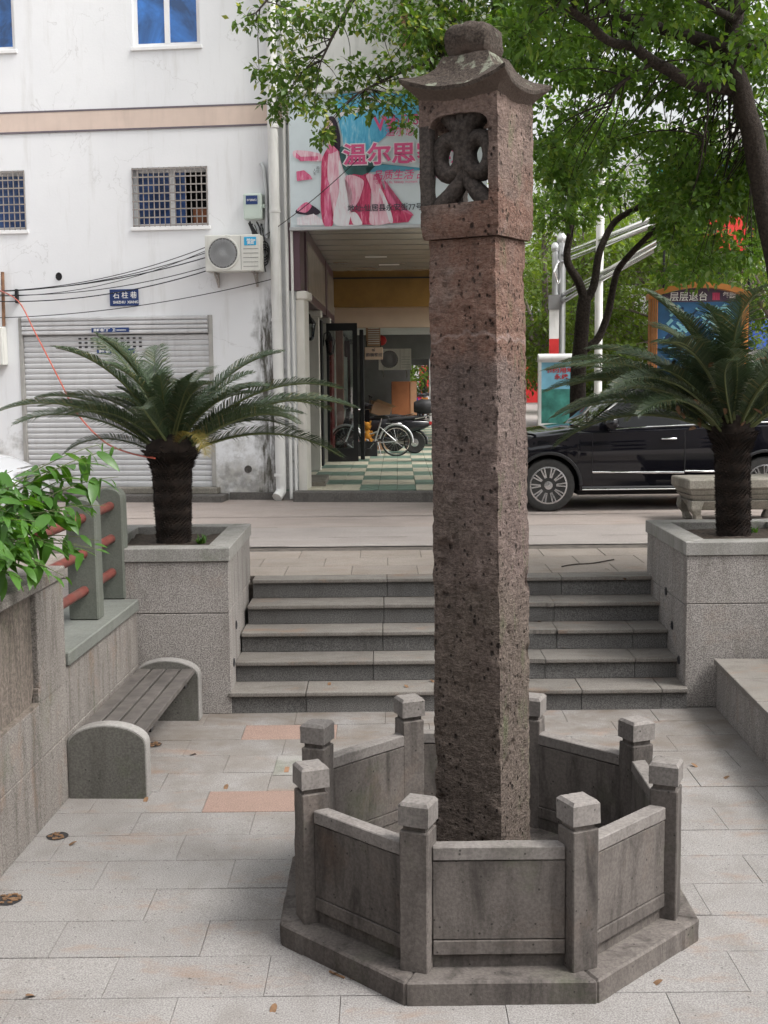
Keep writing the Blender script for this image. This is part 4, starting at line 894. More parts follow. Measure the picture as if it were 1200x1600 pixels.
for j in range(17):
    for i in range(n + 1):
        s = BS0 + (BS1 - BS0) * i / n; z = BZ0 + (BZ1 - BZ0) * j / 16; V.append(fpt(s, -.108 + .004 * mn.noise(Vector((s * 3 + z * 2, z * 1.2, 1))), z))
for j in range(16):
    for i in range(n): F.append((j * (n + 1) + i, j * (n + 1) + i + 1, (j + 1) * (n + 1) + i + 1, (j + 1) * (n + 1) + i))
b.add(V, F); b.build('vinyl_sheet', VIN, bill, smooth=60)
fb(BS0 - .02, BS1 + .02, -.13, -.05, BZ0 - .05, BZ0 - .002).build('bottom_trim', STEEL, bill, bevel=.006); fb(BS0 - .3, BS1 + .02, -.16, -.04, BZ1 + .002, BZ1 + .06).build('top_rail', PIPEW, bill, bevel=.01)
layer = [0]
def smoothpoly(P, n=5):
    out = []; m = len(P)
    for i in range(m):
        p0, p1, p2, p3 = [Vector(P[(i + q) % m]) for q in (-1, 0, 1, 2)]
        for t in range(n):
            t /= n; out.append(.5 * ((2 * p1) + (p2 - p0) * t + (2 * p0 - 5 * p1 + 4 * p2 - p3) * t * t + (3 * p1 - p0 - 3 * p2 + p3) * t ** 3))
    return out
def pr(name, m, P, sm=True):
    """flat print cut to the shape seen in pixels, each on its own thin layer of the vinyl"""
    layer[0] += 1; off = -.116 - .0006 * layer[0]
    Q = [(*fac(x, y, off), 0) for x, y in P]
    if sm: Q = smoothpoly(Q)
    b = MB(); bm = bmesh.new(); vs = [bm.verts.new(fpt(q[0], off, q[1])) for q in Q]; f = bm.faces.new(vs); bmesh.ops.triangulate(bm, faces=[f], ngon_method='EAR_CLIP')
    bm.verts.index_update(); b.add([v.co for v in bm.verts], [tuple(v.index for v in q.verts) for q in bm.faces]); bm.free()
    return b.build(name, m, bill)
pr('sky_print', VSKY, [(528, 148), (640, 148), (660, 170), (630, 190), (600, 215), (570, 240), (545, 250), (535, 215), (528, 180)])
pr('sky_print', VWHT, [(525, 178), (560, 168), (580, 165), (575, 171), (545, 179), (524, 184)]); pr('sky_print', VWHT, [(570, 150), (600, 156), (612, 163), (590, 160), (568, 156)])
pr('sea_print', VSEA, [(545, 252), (600, 258), (655, 262), (655, 266), (590, 268), (550, 268)]); pr('hill_print', VGRN, [(530, 232), (545, 226), (560, 232), (575, 245), (590, 256), (572, 262), (574, 272), (545, 274), (533, 255)])
pr('house_print', VROSE, [(461, 235), (500, 240), (500, 252), (463, 248)]); pr('house_print', VPINK, [(462, 238), (470, 245), (482, 246), (497, 244), (498, 250), (470, 252), (462, 246)], False)
pr('roof_print', VPINK, [(463, 268), (475, 266), (485, 274), (488, 280), (464, 283)], False); pr('table_print', VHAIR, [(463, 328), (480, 318), (500, 330), (492, 336), (466, 334)]); pr('table_print', VPINK, [(465, 326), (478, 316), (487, 322), (478, 332), (466, 330)]); pr('table_print', VWHT, [(464, 340), (490, 334), (506, 345), (505, 352), (464, 352)], False)
pr('gown_print', VRED, [(503, 250), (512, 232), (522, 228), (530, 236), (530, 270), (525, 300), (520, 351), (506, 351), (501, 320), (502, 280)]); pr('gown_print', VROSE, [(514, 236), (526, 232), (532, 250), (538, 275), (540, 300), (530, 325), (522, 345), (519, 310), (512, 280)])
pr('gown_print', VWHT, [(530, 250), (536, 268), (545, 285), (550, 310), (556, 335), (562, 351), (524, 351), (522, 330), (530, 300)])
pr('gown_print', VPINK, [(508, 285), (512, 280), (516, 300), (517, 351), (507, 351)]); pr('gown_print', VPINK, [(511, 230), (518, 222), (528, 224), (531, 232), (522, 238), (513, 240)])
pr('hair_print', VHAIR, [(508, 190), (515, 182), (523, 184), (529, 200), (532, 220), (530, 236), (524, 226), (520, 205), (512, 200), (508, 215), (505, 228), (505, 205)]); pr('face_print', VSKIN, [(509, 193), (515, 188), (520, 194), (519, 204), (515, 210), (510, 204)]); pr('face_print', VSKIN, [(511, 208), (518, 208), (522, 220), (517, 226), (511, 222)])
pr('drape_print', VRED, [(540, 280), (552, 272), (566, 274), (575, 270), (584, 285), (592, 272), (600, 295), (610, 315), (630, 325), (644, 337), (638, 347), (600, 349), (590, 330), (582, 351), (545, 351), (552, 320), (550, 300)], False)
pr('drape_print', VROSE, [(538, 279), (548, 273), (566, 280), (568, 290), (560, 315), (552, 325), (546, 335), (550, 310), (548, 292)]); pr('drape_print', VROSE, [(572, 274), (584, 273), (594, 290), (606, 320), (612, 340), (606, 349), (578, 349), (582, 310), (578, 290)]); pr('drape_print', VWHT, [(592, 296), (598, 300), (610, 328), (614, 346), (609, 347), (602, 325)]); pr('drape_print', VWHT, [(548, 334), (556, 332), (564, 344), (565, 351), (552, 351)])
pr('drape_print', VPINK, [(600, 280), (606, 296), (620, 318), (640, 330), (645, 337), (622, 325), (606, 312)])
def bt(body, x, y, px, m, **k):
    layer[0] += 1; off = -.118 - .0006 * layer[0]; s, z = fac(x, y, off); text(body, px / FPX * 17.3, m, bill, facing(fpt(s, off, z), FR), extrude=.0008, **k)
VPT = plain('vinyl_pink_letter', (.66, .10, .26), .45, var=.05); bt('W', 585, 204, 32, VPT, bold=.004, shear=-.1); bt('enErS', 604, 196, 22, VPT, sx=.95); bt('温尔思', 602, 212, 15, VPT, sx=1.0)
for dx, m, bo in ((0, VWHT, .022), (0, VPT, .008)): bt('温尔思家纺', 536, 255, 33, m, bold=bo, sx=1.12)
bt('品质生活 品味无限', 582, 280, 15.5, VPT, shear=.2, bold=.001); bt('Quality Life, beauty moment', 586, 287, 5.6, VPT); bt('地址:仙居县永安街77号  电话:0576', 543, 330, 11.5, VINK, bold=.001, sx=.98); bt('品\n位', 494, 264, 5, VINK); bt('人\n生', 489, 268, 5, VINK)
# dark pipe and mast above the billboard
pipe('rusty_drainpipe', 'dark rusty drain pipe on the wall above the billboard', [fp(631, -20, -.0), fp(633, 75, -.0)], .05, RUST); pipe('thin_drainpipe', 'thin dark pipe beside the rusty one above the billboard', [fp(641, -20, -.0), fp(642, 72, -.0)], .02, BLACKM)
# ------------------------------------------------------------------ things in the arcade
def lantern(x, y, Y, lb_):
    p = at(x, y, Y); t = thing('wall_lantern', lb_, 'lantern', p, 0, 'lanterns along the shopfront'); b = MB()
    L = lambda n, m, pf, k=6: MB().lathe(pf, k, tuple(p)).build(n, m, t)
    L('cap', BLACKM, [(.1, .0), (.105, -.01), (.06, .06), (.02, .1), (.012, .14)][::1]); L('glass', GLASS, [(.055, -.22), (.085, -.01)]); L('base', BLACKM, [(.03, -.27), (.06, -.24), (.06, -.22)])
    for k in range(6): a = math.pi * k / 3; MB().bar(p + Vector((.056 * math.cos(a), .056 * math.sin(a), -.225)), p + Vector((.088 * math.cos(a), .088 * math.sin(a), -.005)), .01, .01).build('rib', BLACKM, t)
    MB().tube([p + Vector((0, 0, .12)), p + Vector((-.03, 0, .17)), p + Vector((-.11, 0, .12)), p + Vector((-.13, 0, -.1))], .012, 6).build('arm', BLACKM, t)
lantern(484, 505, 19.2, 'black lantern on the corner pier beside the palm fronds'); lantern(516, 532, 22.6, 'black lantern on the second pilaster, before the glass door')
p0, p1 = atz(512, 721, AF), atz(561, 719, AF); Y = 23.0
t = thing('glass_door', 'open glass door with a black frame standing out from the shopfront', 'door', (-.8, Y, AF)); x0, x1, zt_ = -1.05, -.47, AF + 2.6
for n_, bx in (('stile', (x0, x0 + .05, Y, Y + .05, AF + .01, zt_)), ('stile', (x1 - .09, x1, Y, Y + .05, AF + .01, zt_)), ('top_bar', (x0 + .05, x1 - .09, Y, Y + .05, zt_ - .14, zt_)), ('bottom_bar', (x0 + .05, x1 - .09, Y, Y + .05, AF + .01, AF + .26))): ab(n_, BLACKM, *bx, par=t)
ab('pane', GLASS, x0 + .05, x1 - .09, Y + .02, Y + .03, AF + .26, zt_ - .14, par=t)
ab('pull', CHROME, x1 - .13, x1 - .1, Y - .03, Y - .005, AF + .9, AF + 1.4, par=t)
b = MB(); b.box(-.44, -.36, 23.6, 23.75, AF, AF + 2.5); one('black_post', BLACKM, 'black upright post right of the open glass door', 'post', b, bevel=.01)
condenser('arcade_condenser', 'condenser unit with dark fan hanging in the arcade above the brown cabinet', Matrix.Translation(at(617, 578, 29.5)), .78, .5, .3, False)
p = at(584, 541, 27.5); b = MB(); b.box(p.x - .17, p.x + .15, 27.2, 27.6, p.z, p.z + .5); t = thing('louvred_unit', 'louvred box unit high on the arcade wall above the hanging sign', 'air conditioner', (p.x, 27.4, p.z)); b.build('casing', CARD, t, bevel=.01)
for k in range(9): ab('louvre', ACW, p.x - .12, p.x + .13, 27.18, 27.199, p.z + .04 + k * .048, p.z + .06 + k * .048, par=t)
p = at(584, 562, 26.5); t = thing('hanging_sign', 'small cream shop sign hanging under the louvred unit', 'sign', (p.x, 26.5, p.z)); b = MB(); b.box(p.x - .2, p.x + .2, 26.45, 26.5, p.z, p.z + .27); b.build('board', BGE, t, bevel=.015)
text('韵丽家纺', .09, VINK, t, facing(Vector((p.x - .17, 26.447, p.z + .07))), bold=.001); text('ni', .1, VINK, t, facing(Vector((p.x - .04, 26.447, p.z + .18))), bold=.002)
MB().tube([(p.x - .15, 26.48, p.z + .27), (p.x - .15, 26.48, p.z + .4)], .008, 6).build('hanger', BLACKM, t); MB().tube([(p.x + .15, 26.48, p.z + .27), (p.x + .15, 26.48, p.z + .4)], .008, 6).build('hanger', BLACKM, t)
p = at(596, 540, 29); b = MB(); b.lathe([(.03, 0), (.1, .04), (.13, .12), (.1, .2), (.03, .24)], 12, tuple(p)); one('red_lantern', REDC, 'red paper lantern hanging in the arcade by the condenser', 'lantern', b, smooth=60)
ab('far_partition', ACD, xl(41) - .5, at(641, 600, 41).x, 41, 41.4, AF, 3.85)
X0, X1 = at(612, 640, 40).x, at(651, 640, 40).x; t = thing('brown_cabinet', 'tall brown wooden cabinet standing in the arcade behind the scooters', 'cabinet', ((X0 + X1) / 2, 40, AF)); ab('body', CABW, X0, X1, 40, 40.5, AF, AF + 1.42, par=t, bevel=.01); ab('side_panel', plain('pale_wood', (.45, .24, .14), .6), X1 - .2, X1 + .004, 39.985, 40.0, AF + .01, AF + 1.4, par=t)
p = at(592, 640, 27); b = MB(); m4 = Matrix.Translation(p) @ Matrix.Rotation(.35, 4, 'Y') @ Matrix.Rotation(.3, 4, 'Z'); q = MB().box(-.22, .22, -.18, .18, -.12, .14); b.add([m4 @ Vector(v) for v in q.v], q.f); t = thing('cardboard_box', 'crumpled cardboard box lying tilted on another box behind the bicycle', 'box', p); b.build('body', CARD, t, bevel=.008)
b = MB(); b.add([m4 @ Vector(v) for v in ((-.22, -.18, .14), (.22, -.18, .14), (.26, -.34, .2), (-.2, -.33, .22))], [(0, 1, 2, 3)]); b.build('flap', CARD, t)
b = MB(); b.box(p.x - .3, p.x + .26, 26.7, 27.3, AF, p.z - .19); one('cardboard_box', CARD, 'upright cardboard box under the tilted one behind the bicycle', 'box', b, bevel=.01)
# ------------------------------------------------------------------ bicycle and scooters (local x forward, y to the left, wheels on z=0)
def wheel_bike(t, x, r, nsp=18):
    w_ = bpy.data.objects.new('wheel', None); COL.objects.link(w_); w_.parent = t; w_.location = (x, 0, r)
    MB().tube([(r * .97 * math.cos(a), 0, r * .97 * math.sin(a)) for a in np.linspace(0, 2 * math.pi, 33)], .017, 6, False).build('tyre', RUBBER, w_, world=False, smooth=60)
    MB().tube([(r * .9 * math.cos(a), 0, r * .9 * math.sin(a)) for a in np.linspace(0, 2 * math.pi, 33)], .01, 5, False).build('rim', CHROME, w_, world=False, smooth=60)
    b = MB()
    for k in range(nsp): a = 2 * math.pi * k / nsp; b.tube([(.02 * math.cos(a + .6), .02 * (-1) ** k, .02 * math.sin(a + .6)), (r * .9 * math.cos(a), 0, r * .9 * math.sin(a))], .0018, 3)
    props(b.build('spokes', CHROME, w_, world=False), kind='stuff'); MB().lathe([(.02, -.04), (.025, -.03), (.025, .03), (.02, .04)], 10, (0, 0, 0), 'y').build('hub', CHROME, w_, world=False)
SILV = plain('silver_paint', (.62, .63, .64), .3, .6, var=.04)
def bicycle():
    t = thing('bicycle', 'silver step-through bicycle parked in the arcade beside the glass door', 'bicycle', (-.24, 24.55, AF), math.radians(176)); r = .3
    wheel_bike(t, -.5, r); wheel_bike(t, .52, r)
    T = lambda n, P, rad, m=SILV: MB().tube(P, rad, 8).build(n, m, t, world=False, smooth=60)
    bb, st, hd = (-.06, 0, .27), (-.19, 0, .68), (.36, 0, .72)
    T('down_tube', [hd, (.2, 0, .42), (.05, 0, .3), bb], .018); T('top_tube', [(.37, 0, .66), (.2, 0, .5), (.0, 0, .45), (-.13, 0, .5)], .016); T('seat_tube', [bb, st], .016); T('head_tube', [(.34, 0, .8), (.39, 0, .6)], .02)
    for s in (-1, 1):
        T('chain_stay', [bb, (-.3, s * .04, .28), (-.5, s * .05, r)], .01); T('seat_stay', [(-.16, 0, .6), (-.5, s * .05, r)], .009); T('fork', [(.39, 0, .62), (.42, s * .05, .55), (.52, s * .05, r)], .012)
        T('crank', [(-.06, s * .06, .27), (-.06 + .1 * s, s * .06, .27 - .12 * s)], .008, CHROME); q = MB(); q.box(-.06 + .1 * s - .045, -.06 + .1 * s + .045, s * .07 - .02, s * .07 + .05, .27 - .12 * s - .01, .27 - .12 * s + .01); q.build('pedal', BLACKP, t, world=False, bevel=.004)
    for x in (-.5, .52): T('mudguard', [(x + .335 * math.cos(a), 0, r + .335 * math.sin(a)) for a in np.linspace(math.radians(10 if x < 0 else 20), math.radians(185 if x < 0 else 165), 20)], .022, SILV)
    T('handlebar', [(.18, -.27, .93), (.3, -.2, .94), (.36, 0, .9), (.3, .2, .94), (.18, .27, .93)], .011, CHROME); T('stem', [(.34, 0, .8), (.36, 0, .9)], .012, CHROME); T('seat_post', [st, (-.21, 0, .78)], .012, CHROME)
    b = MB(); b.add([(x, y * w_, z) for x, w_, z in ((-.36, .09, .8), (-.28, .1, .83), (-.15, .06, .82), (-.06, .022, .81)) for y in (-1, 1)] + [(x, y * w_, z) for x, w_, z in ((-.36, .08, .75), (-.28, .08, .76), (-.15, .04, .77), (-.06, .015, .78)) for y in (-1, 1)],
        [(0, 2, 3, 1), (2, 4, 5, 3), (4, 6, 7, 5), (8, 9, 11, 10), (10, 11, 13, 12), (12, 13, 15, 14), (0, 8, 10, 2), (2, 10, 12, 4), (4, 12, 14, 6), (1, 3, 11, 9), (3, 5, 13, 11), (5, 7, 15, 13), (0, 1, 9, 8), (6, 14, 15, 7)]); b.build('saddle', BLACKP, t, world=False, bevel=.012, seg=2, smooth=60)
    T('carrier', [(-.62, -.06, .66), (-.62, .06, .66), (-.3, .06, .66), (-.3, -.06, .66), (-.62, -.06, .66)], .006, CHROME); T('kickstand', [(-.14, .06, .28), (-.2, .1, .02)], .008, CHROME)
    MB().lathe([(.075, -.004), (.085, 0), (.075, .004)], 18, (-.06, -.05, .27), 'y').build('chainwheel', CHROME, t, world=False)
bicycle()
def loftx(secs, n=14):
    """closed skin through super-ellipse sections (x, cz, half width, half height, power)"""
    b = MB(); V = []; F = []
    for x, cz, hw_, hh, pw in secs:
        for k in range(n):
            a = 2 * math.pi * k / n; c, s = math.cos(a), math.sin(a); V.append((x, hw_ * math.copysign(abs(c) ** (2 / pw), c), cz + hh * math.copysign(abs(s) ** (2 / pw), s)))
    for j in range(len(secs) - 1):
        for k in range(n): k2 = (k + 1) % n; F.append((j * n + k, j * n + k2, (j + 1) * n + k2, (j + 1) * n + k))
    F += [tuple(range(n))[::-1], tuple(range((len(secs) - 1) * n, len(secs) * n))]; b.add(V, F); return b
def scooter(label, loc, rz, paint, group, case=True):
    t = thing('motor_scooter', label, 'scooter', loc, rz, group); r = .225
    for x in (-.6, .62):
        w_ = bpy.data.objects.new('wheel', None); COL.objects.link(w_); w_.parent = t; w_.location = (x, 0, r)
        MB().lathe([(.14, -.04), (.2, -.05), (r, -.025), (r, .025), (.2, .05), (.14, .04)], 26, (0, 0, 0), 'y').build('tyre', RUBBER, w_, world=False, smooth=40); MB().lathe([(.03, -.05), (.14, -.03), (.14, .03), (.03, .05)], 16, (0, 0, 0), 'y').build('rim', ALLOY, w_, world=False, smooth=40)
    P = lambda n, m, b: b.build(n, m, t, world=False, smooth=60)
    P('rear_body', paint, loftx([(-.95, .62, .05, .04, 2.5), (-.8, .6, .12, .1, 2.5), (-.45, .56, .17, .16, 3), (-.15, .5, .16, .2, 3), (-.02, .42, .12, .16, 3)])); P('floorboard', paint, loftx([(-.1, .32, .15, .05, 4), (.35, .3, .17, .04, 4), (.5, .38, .15, .08, 3)]))
    P('leg_shield', paint, MB().add([(.34, y, z) for z, hw_ in ((.28, .16), (.6, .2), (.92, .14)) for y in (-hw_, hw_)] + [(.5 - (z - .3) * .12, y, z) for z, hw_ in ((.28, .1), (.6, .15), (.92, .1)) for y in (-hw_, hw_)], [(0, 2, 3, 1), (2, 4, 5, 3), (6, 7, 9, 8), (8, 9, 11, 10), (0, 6, 8, 2), (2, 8, 10, 4), (1, 3, 9, 7), (3, 5, 11, 9), (4, 10, 11, 5), (0, 1, 7, 6)]))
    P('seat', BLACKP, loftx([(-.82, .74, .08, .03, 2.5), (-.6, .75, .13, .045, 3), (-.3, .72, .13, .05, 3), (-.05, .7, .09, .035, 3)])); P('front_mudguard', paint, MB().tube([(.62 + .25 * math.cos(a), 0, r + .25 * math.sin(a)) for a in np.linspace(.3, 2.6, 9)], .05, 8, True, .6))
    P('rear_mudguard', BLACKP, MB().tube([(-.6 + .26 * math.cos(a), 0, r + .26 * math.sin(a)) for a in np.linspace(1.4, 3.3, 8)], .045, 8, True, .6)); P('steering_head', BLACKP, loftx([(.3, .98, .08, .05, 2.5), (.4, 1.0, .1, .07, 2.5), (.48, .98, .06, .05, 2.5)]))
    P('fork', BLACKM, MB().tube([(.62, .05, r), (.44, .04, .75)], .02, 8)); P('handlebar', BLACKM, MB().tube([(.28, -.34, 1.02), (.36, -.15, 1.0), (.4, 0, .98), (.36, .15, 1.0), (.28, .34, 1.02)], .016, 8)); P('headlamp', WHITE, MB().lathe([(.06, .0), (.05, .03), (.02, .045)], 12, (.46, 0, .96), 'x'))
    for s in (-1, 1): P('mirror', BLACKP, MB().tube([(.33, s * .2, 1.02), (.31, s * .25, 1.16), (.3, s * .26, 1.2)], [.006, .006, .04], 8))
    P('tail_lamp', REDC, MB().box(-.96, -.9, -.07, .07, .6, .66)); P('grab_rail', CHROME, MB().tube([(-.6, -.12, .72), (-1.0, -.1, .8), (-1.0, .1, .8), (-.6, .12, .72)], .012, 6)); P('exhaust', STEEL, MB().tube([(-.2, -.14, .22), (-.5, -.16, .22), (-.9, -.17, .3)], [.02, .045, .05], 10))
    if case: P('top_case', BLACKP, loftx([(-1.02, .98, .1, .1, 2.4), (-.95, .97, .16, .15, 2.4), (-.75, .97, .18, .16, 2.4), (-.6, .96, .12, .11, 2.4)]))
    return t
SG = 'motor scooters parked along the arcade'
scooter('black motor scooter with a top case behind the silver bicycle', (.05, 25.3, AF), math.radians(184), carpaint('scooter_black', (.015, .015, .018)), SG)
scooter('dark scooter half hidden left of the brown cabinet', (-.35, 26.2, AF), math.radians(170), carpaint('scooter_grey', (.05, .05, .055)), SG, False)
for k, (x, y, c, lb_) in enumerate(((650, 46, (.03, .06, .3), 'blue'), (662, 48, (.55, .05, .12), 'pink'), (671, 47, (.5, .2, .05), 'orange'), (677, 50, (.5, .5, .52), 'white'))):
    scooter('%s scooter far off beyond the end of the arcade' % lb_, (at(x, 620, y).x, y, ST), math.radians(100 + 10 * k), carpaint('scooter_' + lb_, c), SG, False)
# plush toy on the bicycle: plain orange toy with head, ears, arms
p = Vector((-.32, 24.62, AF + .30)); t = thing('plush_toy', 'orange plush toy sitting between bicycle and scooter', 'toy', p); PL = plain('orange_plush', (.5, .22, .03), .95, var=.25, sc=25)
b = loftx([(-.085, .12, .04, .05, 2), (-.05, .12, .09, .12, 2), (.03, .12, .1, .13, 2), (.085, .12, .05, .06, 2)]); b.v = [(p.x + q[0], p.y + q[1], p.z + q[2]) for q in b.v]; b.build('body', PL, t, smooth=80)
MB().lathe([(.02, .22), (.07, .25), (.085, .31), (.06, .37), (.015, .39)], 14, tuple(p)).build('head', PL, t, smooth=80)
for s in (-1, 1): MB().tube([p + Vector((s * .07, -.02, .2)), p + Vector((s * .12, -.06, .12))], [.035, .03], 8).build('arm', PL, t, smooth=80); MB().tube([p + Vector((s * .05, 0, .36)), p + Vector((s * .07, 0, .41))], [.025, .015], 8).build('ear', PL, t, smooth=80); MB().tube([p + Vector((s * .05, -.02, .04)), p + Vector((s * .08, -.14, .03))], [.04, .035], 8).build('leg', PL, t, smooth=80)
MB().box(p.x - .25, p.x + .25, p.y - .06, p.y + .12, AF, p.z).build
b = MB(); b.box(p.x - .2, p.x + .2, p.y - .1, p.y + .12, AF + .001, p.z); one('plastic_crate', BLACKP, 'dark plastic crate behind the bicycle under the orange toy', 'crate', b, bevel=.01)

# ================================================================== CARS (local x forward, z up)
def lerp(tab, x):
    for (x0, v0), (x1, v1) in zip(tab, tab[1:]):
        if x <= x1: f = (x - x0) / (x1 - x0) if x1 > x0 else 0; f = max(0, f); return v0 + (v1 - v0) * f
    return tab[-1][1]
def smo(tab, x, e=.06): return (lerp(tab, x - e) + lerp(tab, x) * 2 + lerp(tab, x + e)) / 4
def make_car(name, label, loc, rz, paint, D, group=None):
    t = thing(name, label, 'car', loc, rz, group); L0, L1 = D['ends']; ax = D['axles']; ra = D['arch']; rw = D['r']; HW = D['hw']
    top = D['top']; belt = D['belt']; roof = D['roof']; gx0, gx1 = D['glass']
    def halfw(x): return HW * (1 - .30 * max(0, (x - (L1 - .75)) / .75) ** 2.4 - .20 * max(0, ((L0 + .7) - x) / .7) ** 2.4)
    def zbot(x):
        z = D['sill'] + .14 * max(0, (x - (L1 - .5)) / .5) ** 2 + .12 * max(0, ((L0 + .5) - x) / .5) ** 2
        for a in ax:
            if abs(x - a) < ra: z = max(z, rw + math.sqrt(ra * ra - (x - a) ** 2))
        return z
    xs = sorted(set([round(L0 + (L1 - L0) * i / 110, 4) for i in range(111)] + [a + ra * s * q for a in ax for s in (-1, 1) for q in (1.0, .999, .97, .9)]))
    V = []; F = []
    for x in xs:
        h = halfw(x); zb_ = zbot(x); zt_ = smo(top, x); sh_ = zt_ - .045
        f_ = [0, .12, .28, .45, .6, .75, .9, 1.0]; prof = []
        for q in f_:
            z = zb_ + (sh_ - zb_) * q; ab_ = (z - D['sill']) / max(.01, (sh_ - D['sill']))
            wy = h * (.955 + .045 * math.sin(min(1, max(0, ab_ * 1.25)) * math.pi / 2) - .035 * max(0, (ab_ - .62) / .38) ** 1.5 + .010 * math.exp(-((ab_ - .74) / .05) ** 2)); prof.append((wy, z))
        prof += [(prof[-1][0] - .05, zt_ - .012), (prof[-1][0] * .8, zt_ + .012), (prof[-1][0] * .4, zt_ + .03), (0, zt_ + .035)]
        half_ = [(0, zb_ + .0)] + [(prof[0][0] - .12, zb_)] + prof
        V += [(x, y, z) for y, z in half_] + [(x, -y, z) for y, z in half_[1:-1]][::-1]
    m = len(half_) * 2 - 2
    for j in range(len(xs) - 1):
        for k in range(m): k2 = (k + 1) % m; F.append((j * m + k, j * m + k2, (j + 1) * m + k2, (j + 1) * m + k))
    F += [tuple(range(m))[::-1], tuple(range((len(xs) - 1) * m, len(xs) * m))]
    MB().add(V, F).build('body', paint, t, world=False, smooth=38)
    # greenhouse
    gs = sorted(set(list(np.linspace(gx0, gx1, 40)))); V = []; F = []
    def gy(x, q):                                   # half width of the cabin at height fraction q
        return (halfw(x) * .955 - .035) * (1 - q) + (HW * .70) * q + .03 * math.sin(q * math.pi)
    for x in gs:
        zb_ = smo(top, x) - .03; zr = max(smo(roof, x), zb_ + .02); pts = []
        for q in (0, .25, .5, .75, .92): pts.append((gy(x, q * min(1, (zr - zb_) / D['gh'])), zb_ + (zr - zb_) * q))
        wy = pts[-1][0]; pts += [(wy - .06, zr - .008), (wy * .6, zr + .012), (0, zr + .02)]
        V += [(x, y, z) for y, z in pts] + [(x, -y, z) for y, z in pts[:-1]][::-1]
    m = 15
    for j in range(len(gs) - 1):
        for k in range(m - 1): F.append((j * m + k, j * m + k + 1, (j + 1) * m + k + 1, (j + 1) * m + k))
    F += [tuple(range(m))[::-1], tuple(range((len(gs) - 1) * m, len(gs) * m))]
    cab = MB().add(V, F).build('cabin', paint, t, world=False, smooth=40)
    # side windows: dark glass set in the cabin side, with a bright lower moulding
    GL = D['gmat']
    def side_pt(x, q, s, off):
        zb_ = smo(top, x) - .03; zr = max(smo(roof, x), zb_ + .02); qq = q * min(1, (zr - zb_) / D['gh']); return (x, s * (gy(x, qq) + off), zb_ + (zr - zb_) * q)
    for s in (-1, 1):
        for (xa, xb) in D['windows']:
            n = 10; V = []; F = []
            for i in range(n + 1):
                x = xa + (xb - xa) * i / n
                for q in (.10, .3, .5, .7, .88): V.append(side_pt(x, q, s, .006))
            for i in range(n):
                for k in range(4): F.append((i * 5 + k, i * 5 + k + 1, (i + 1) * 5 + k + 1, (i + 1) * 5 + k))
            MB().add(V, F).build('side_window', GL, t, world=False, smooth=60)
        xa, xb = D['windows'][-1][0] - .02, D['windows'][0][1] + .03
        MB().tube([side_pt(xa + (xb - xa) * i / 24, .06, s, .008) for i in range(25)], .011, 6).build('window_moulding', CHROME, t, world=False, smooth=60)
        if D.get('top_mould'): MB().tube([side_pt(xa + (xb - xa) * i / 24, .91, s, .006) for i in range(25)], .008, 6).build('window_moulding', CHROME, t, world=False, smooth=60)
        def bs(x, z, off):
            h = halfw(x); sh_ = smo(top, x) - .045; ab_ = (z - D['sill']) / (sh_ - D['sill']); return (x, s * (h * (.955 + .045 * math.sin(min(1, max(0, ab_ * 1.25)) * math.pi / 2) - .035 * max(0, (ab_ - .62) / .38) ** 1.5 + .010 * math.exp(-((ab_ - .74) / .05) ** 2)) + off), z)
        for a_, b_ in D['doors']:
            zt_ = smo(top, (a_ + b_) / 2) - .06
            for x in (a_, b_): MB().tube([bs(x, D['sill'] + .06 + (zt_ - D['sill'] - .06) * i / 8, .0005) for i in range(9)], .004, 4).build('door_gap', DARK, t, world=False)
            MB().tube([bs(a_ + (b_ - a_) * i / 8, D['sill'] + .22 + .02 * i / 8, .006) for i in range(9)], .017, 6, True).build('door_strip', CHROME, t, world=False, smooth=60)
            hx = a_ + .2; hz = zt_ - .08; MB().tube([bs(hx - .09, hz, .012), bs(hx - .06, hz, .03), bs(hx + .06, hz, .03), bs(hx + .09, hz, .012)], .013, 8).build('door_handle', CHROME, t, world=False, smooth=60)
        MB().tube([bs(ax[0] - ra - .03 - (ax[0] - ax[1] - 2 * ra - .06) * i / 12, D['sill'] + .035, .004) for i in range(13)], .022, 6).build('sill_trim', BLACKP, t, world=False)
        MB().tube([bs(ax[0] - ra - .03 - (ax[0] - ax[1] - 2 * ra - .06) * i / 12, D['sill'] + .012, .016) for i in range(13)], .008, 6).build('sill_trim', CHROME, t, world=False)
        for a in ax:
            P_ = []
            for i in range(21):
                an = math.pi * i / 20; x = a + (ra + .012) * math.cos(an); z = rw + (ra + .012) * math.sin(an); P_.append(bs(x, max(z, D['sill'] + .05), -.004))
            MB().tube(P_, .024, 6).build('arch_trim', BLACKP if D.get('clad', True) else paint, t, world=False, smooth=60)
        mx = D['mirror']; q = side_pt(mx, .12, s, .0); b = loftx([(-.07, 0, .05, .045, 2.6), (-.03, 0, .11, .085, 2.8), (.05, 0, .11, .08, 2.6), (.11, 0, .05, .04, 2.4)]); b.v = [(q[0] + v[0], q[1] + s * .14 + v[1], q[2] + .07 + v[2]) for v in b.v]
        mi = b.build('mirror', paint, t, world=False, smooth=70); MB().tube([(q[0], q[1], q[2]), (q[0], q[1] + s * .08, q[2] + .03)], .025, 8).build('mirror_arm', BLACKP, mi, world=False)
        hx = L1 - .10; q = bs(L1 - .38, smo(top, L1 - .35) - .17, -.005)
        b = loftx([(-.28, .02, .02, .02, 2.2), (-.1, .01, .04, .06, 2.4), (.12, 0, .08, .075, 2.4), (.24, -.02, .05, .05, 2.2)]); b.v = [(q[0] + v[0], q[1] - s * .05 + v[1] - s * max(0, v[0]) * .5, q[2] + v[2]) for v in b.v]; b.build('headlight', D.get('lamp', BLACKP), t, world=False, smooth=70)
